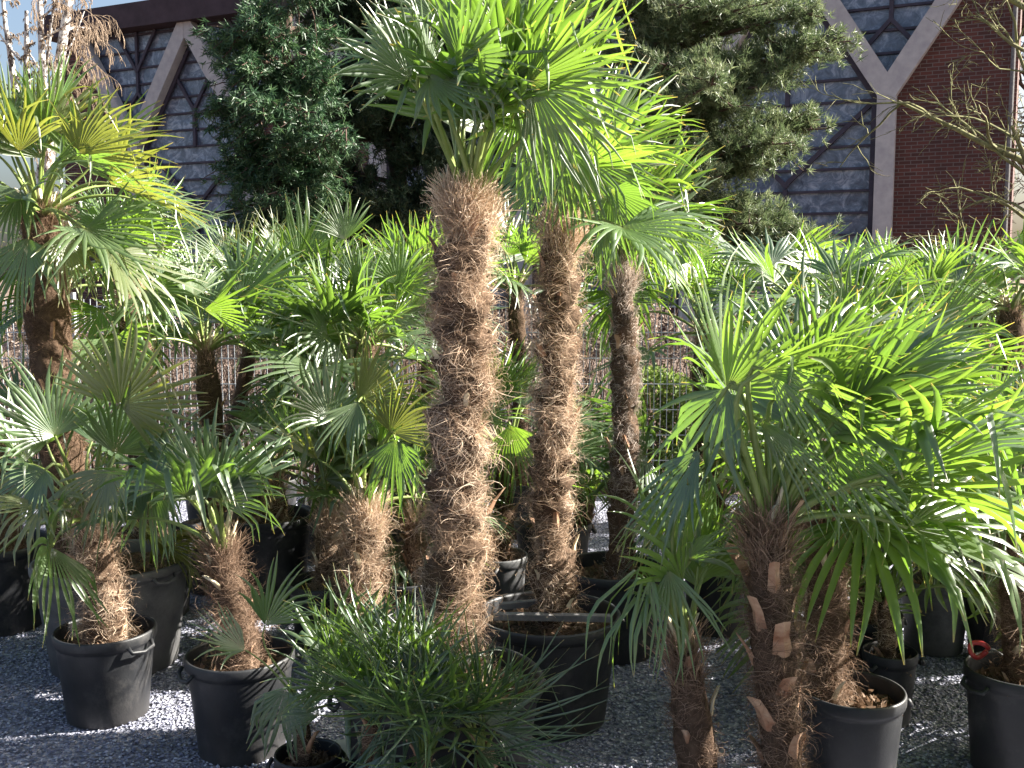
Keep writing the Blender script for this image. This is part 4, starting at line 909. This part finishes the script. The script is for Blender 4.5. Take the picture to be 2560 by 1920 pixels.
PALM('potted_palm', 'shaggy pale based fan palm in low black pot behind the dark furry trunk', (862, 612), .34, .16,
     [(866, 612, 0), (862, 570, 0), (860, 500, 0)], (.055, .05), 134,
     C(n=17, pl=.38, Rr=.35, mat=['leaf', 'leaf_cool'], emin=-20, emax=75, nseg=26, droop=.35), [], nf=2600, stubs=8)
PALM('potted_palm', 'fan palm in sunlit grey pot standing on bare gravel right of the small bright palm', (936, 578), .33, .155,
     [(936, 577, 0), (934, 540, 0), (930, 490, 0)], (.05, .045), 135,
     C(n=20, pl=.40, Rr=.42, mat=['leaf', 'leaf_bright'], emin=-20, emax=75, nseg=26, droop=.45), [], nf=2000, fmat='fibre_dark', stubs=8, potmat='pot_dusty')
PALM('potted_palm', 'fan palm in dark pot behind the ribbon leaved young palm', (718, 548), .40, .17,
     [(718, 546, 0), (716, 510, 0), (712, 470, 0)], (.055, .05), 136,
     C(n=18, pl=.38, Rr=.38, mat=['leaf', 'leaf_cool'], emin=-20, emax=70, nseg=26, droop=.35), [], nf=2200, fmat='fibre_dark', stubs=8)
PALM('potted_palm', 'fan palm with dark trunk and pot cut by the right edge, beside the red ring', (1018, 668), .36, .17,
     [(1022, 666, 0), (1018, 600, 0), (1022, 540, 0)], (.06, .055), 137,
     C(n=18, pl=.38, Rr=.46, mat=['leaf_cool', 'leaf'], emin=-35, emax=75, nseg=30, droop=.35), [C(p=(1000, 505, -.3, 905, 545, -.5), roll=50, mat='leaf_cool', spread=60, nseg=20)],
     nf=4000, fmat='fibre_dark', stubs=12)
PALM('potted_palm', 'fan palm in dark pot on gravel behind the one cut by the right edge', (1005, 580), .36, .17,
     [(1005, 579, 0), (1000, 530, 0), (1003, 480, 0)], (.055, .05), 138,
     C(n=19, pl=.36, Rr=.42, mat=['leaf_cool', 'leaf'], emin=-20, emax=75, nseg=28, droop=.35), [], nf=2200, fmat='fibre_dark', stubs=8)

# unseen palms added right of the picture edge to block sun and shade the yard
for X, Y_, hh, sd_, wh in ((2.5, 2.7, .75, 1, 'nearest to the rusty trunk'), (3.2, 2.4, 1.2, 2, 'second nearest to the rusty trunk'), (2.0, 1.7, .5, 3, 'lowest one nearest the viewer'), (2.9, 1.6, 1.0, 4, 'near the viewer, mid height'),
                           (2.9, 4.3, .7, 5, 'farther back level with the grey pot'), (3.9, 3.9, 1.1, 6, 'farthest and tall')):
    root = empty('potted_palm', (X, Y_, 0)); tag(root, 'potted palm added for shade past the right edge, ' + wh, 'potted palm', 'palms added for shade beyond the right edge')
    rng = np.random.default_rng(200 + sd_); pot(root, (X, Y_, 0), .2, .38, 'pot', False, seed=sd_)
    o, T, ax = trunk(root, [np.array([X, Y_, .3]), np.array([X, Y_, .3 + hh * .5]), np.array([X + .03, Y_, .38 + hh])], .08, .075, rng, 1200, 'fibre_dark', 10)
    crown(root, T, ax, 16, .42, .46, 200 + sd_, ['leaf'], emin=-25, emax=80, nseg=26, droop=.35, detail=False)

# ------------------------------------------------------------------ small things
def batten(name, label, a, b, w_, t_):
    a, b = np.asarray(a), np.asarray(b); d = nrm(b - a); s = nrm(np.cross(d, zu)); g = MB(); g.bar(a - (a + b) / 2 + (a + b) / 2, b, s * w_ / 2, zu * t_ / 2)
    o = g.build(name, M['wood']); tag(o, label, 'plank', 'planks on the nursery yard'); return o
zb = .434
batten('wooden_batten', 'long grey batten lying across the rim of the wide tub with the middle tall palm', atz(494, 616, zb), atz(610, 618, zb), .035, .022)
batten('wooden_batten', 'short grey batten on the rim of the same wide tub, behind the longer one', atz(500, 606, zb), atz(545, 602, zb), .03, .022)
g = MB(); c0 = atz(352, 756, .10); g.box(c0 + [-.13, -.09, -.01], (.27, .03, 0), (-.02, .18, 0), (0, 0, .022)); 
for dx in (-.11, .09): g.box(c0 + [dx, -.08, -.10], (.03, 0, 0), (0, .16, 0), (0, 0, .088))
tag(g.build('stone_slab', M['concrete']), 'pale slab on low blocks at the bottom edge right of the smallest pot', 'slab')
# red ring
m, t, p, o = new_mat('red_plastic'); p.inputs['Base Color'].default_value = (.50, .05, .05, 1); p.inputs['Roughness'].default_value = .35; M['red'] = m
c0 = atz(979, 650, .40); rt = empty('plastic_ring', c0); tag(rt, 'red plastic ring with wire tail at the rim of the right edge pot', 'ring')
g = MB(); th = np.linspace(.25, 2 * math.pi - .25, 22); c0 = np.array(c0)
g.tube([c0 + np.array([math.cos(a_) * .03, -.01 * math.sin(a_ * 2), math.sin(a_) * .026]) for a_ in th], .009, 8); g.build('ring_band', M['red'], rt, True)
g = MB(); g.tube([c0 + [.028, 0, .006], c0 + [.06, .01, -.004], c0 + [.10, .02, -.03]], .004, 6); g.build('wire_tail', M['wire'], rt, True)
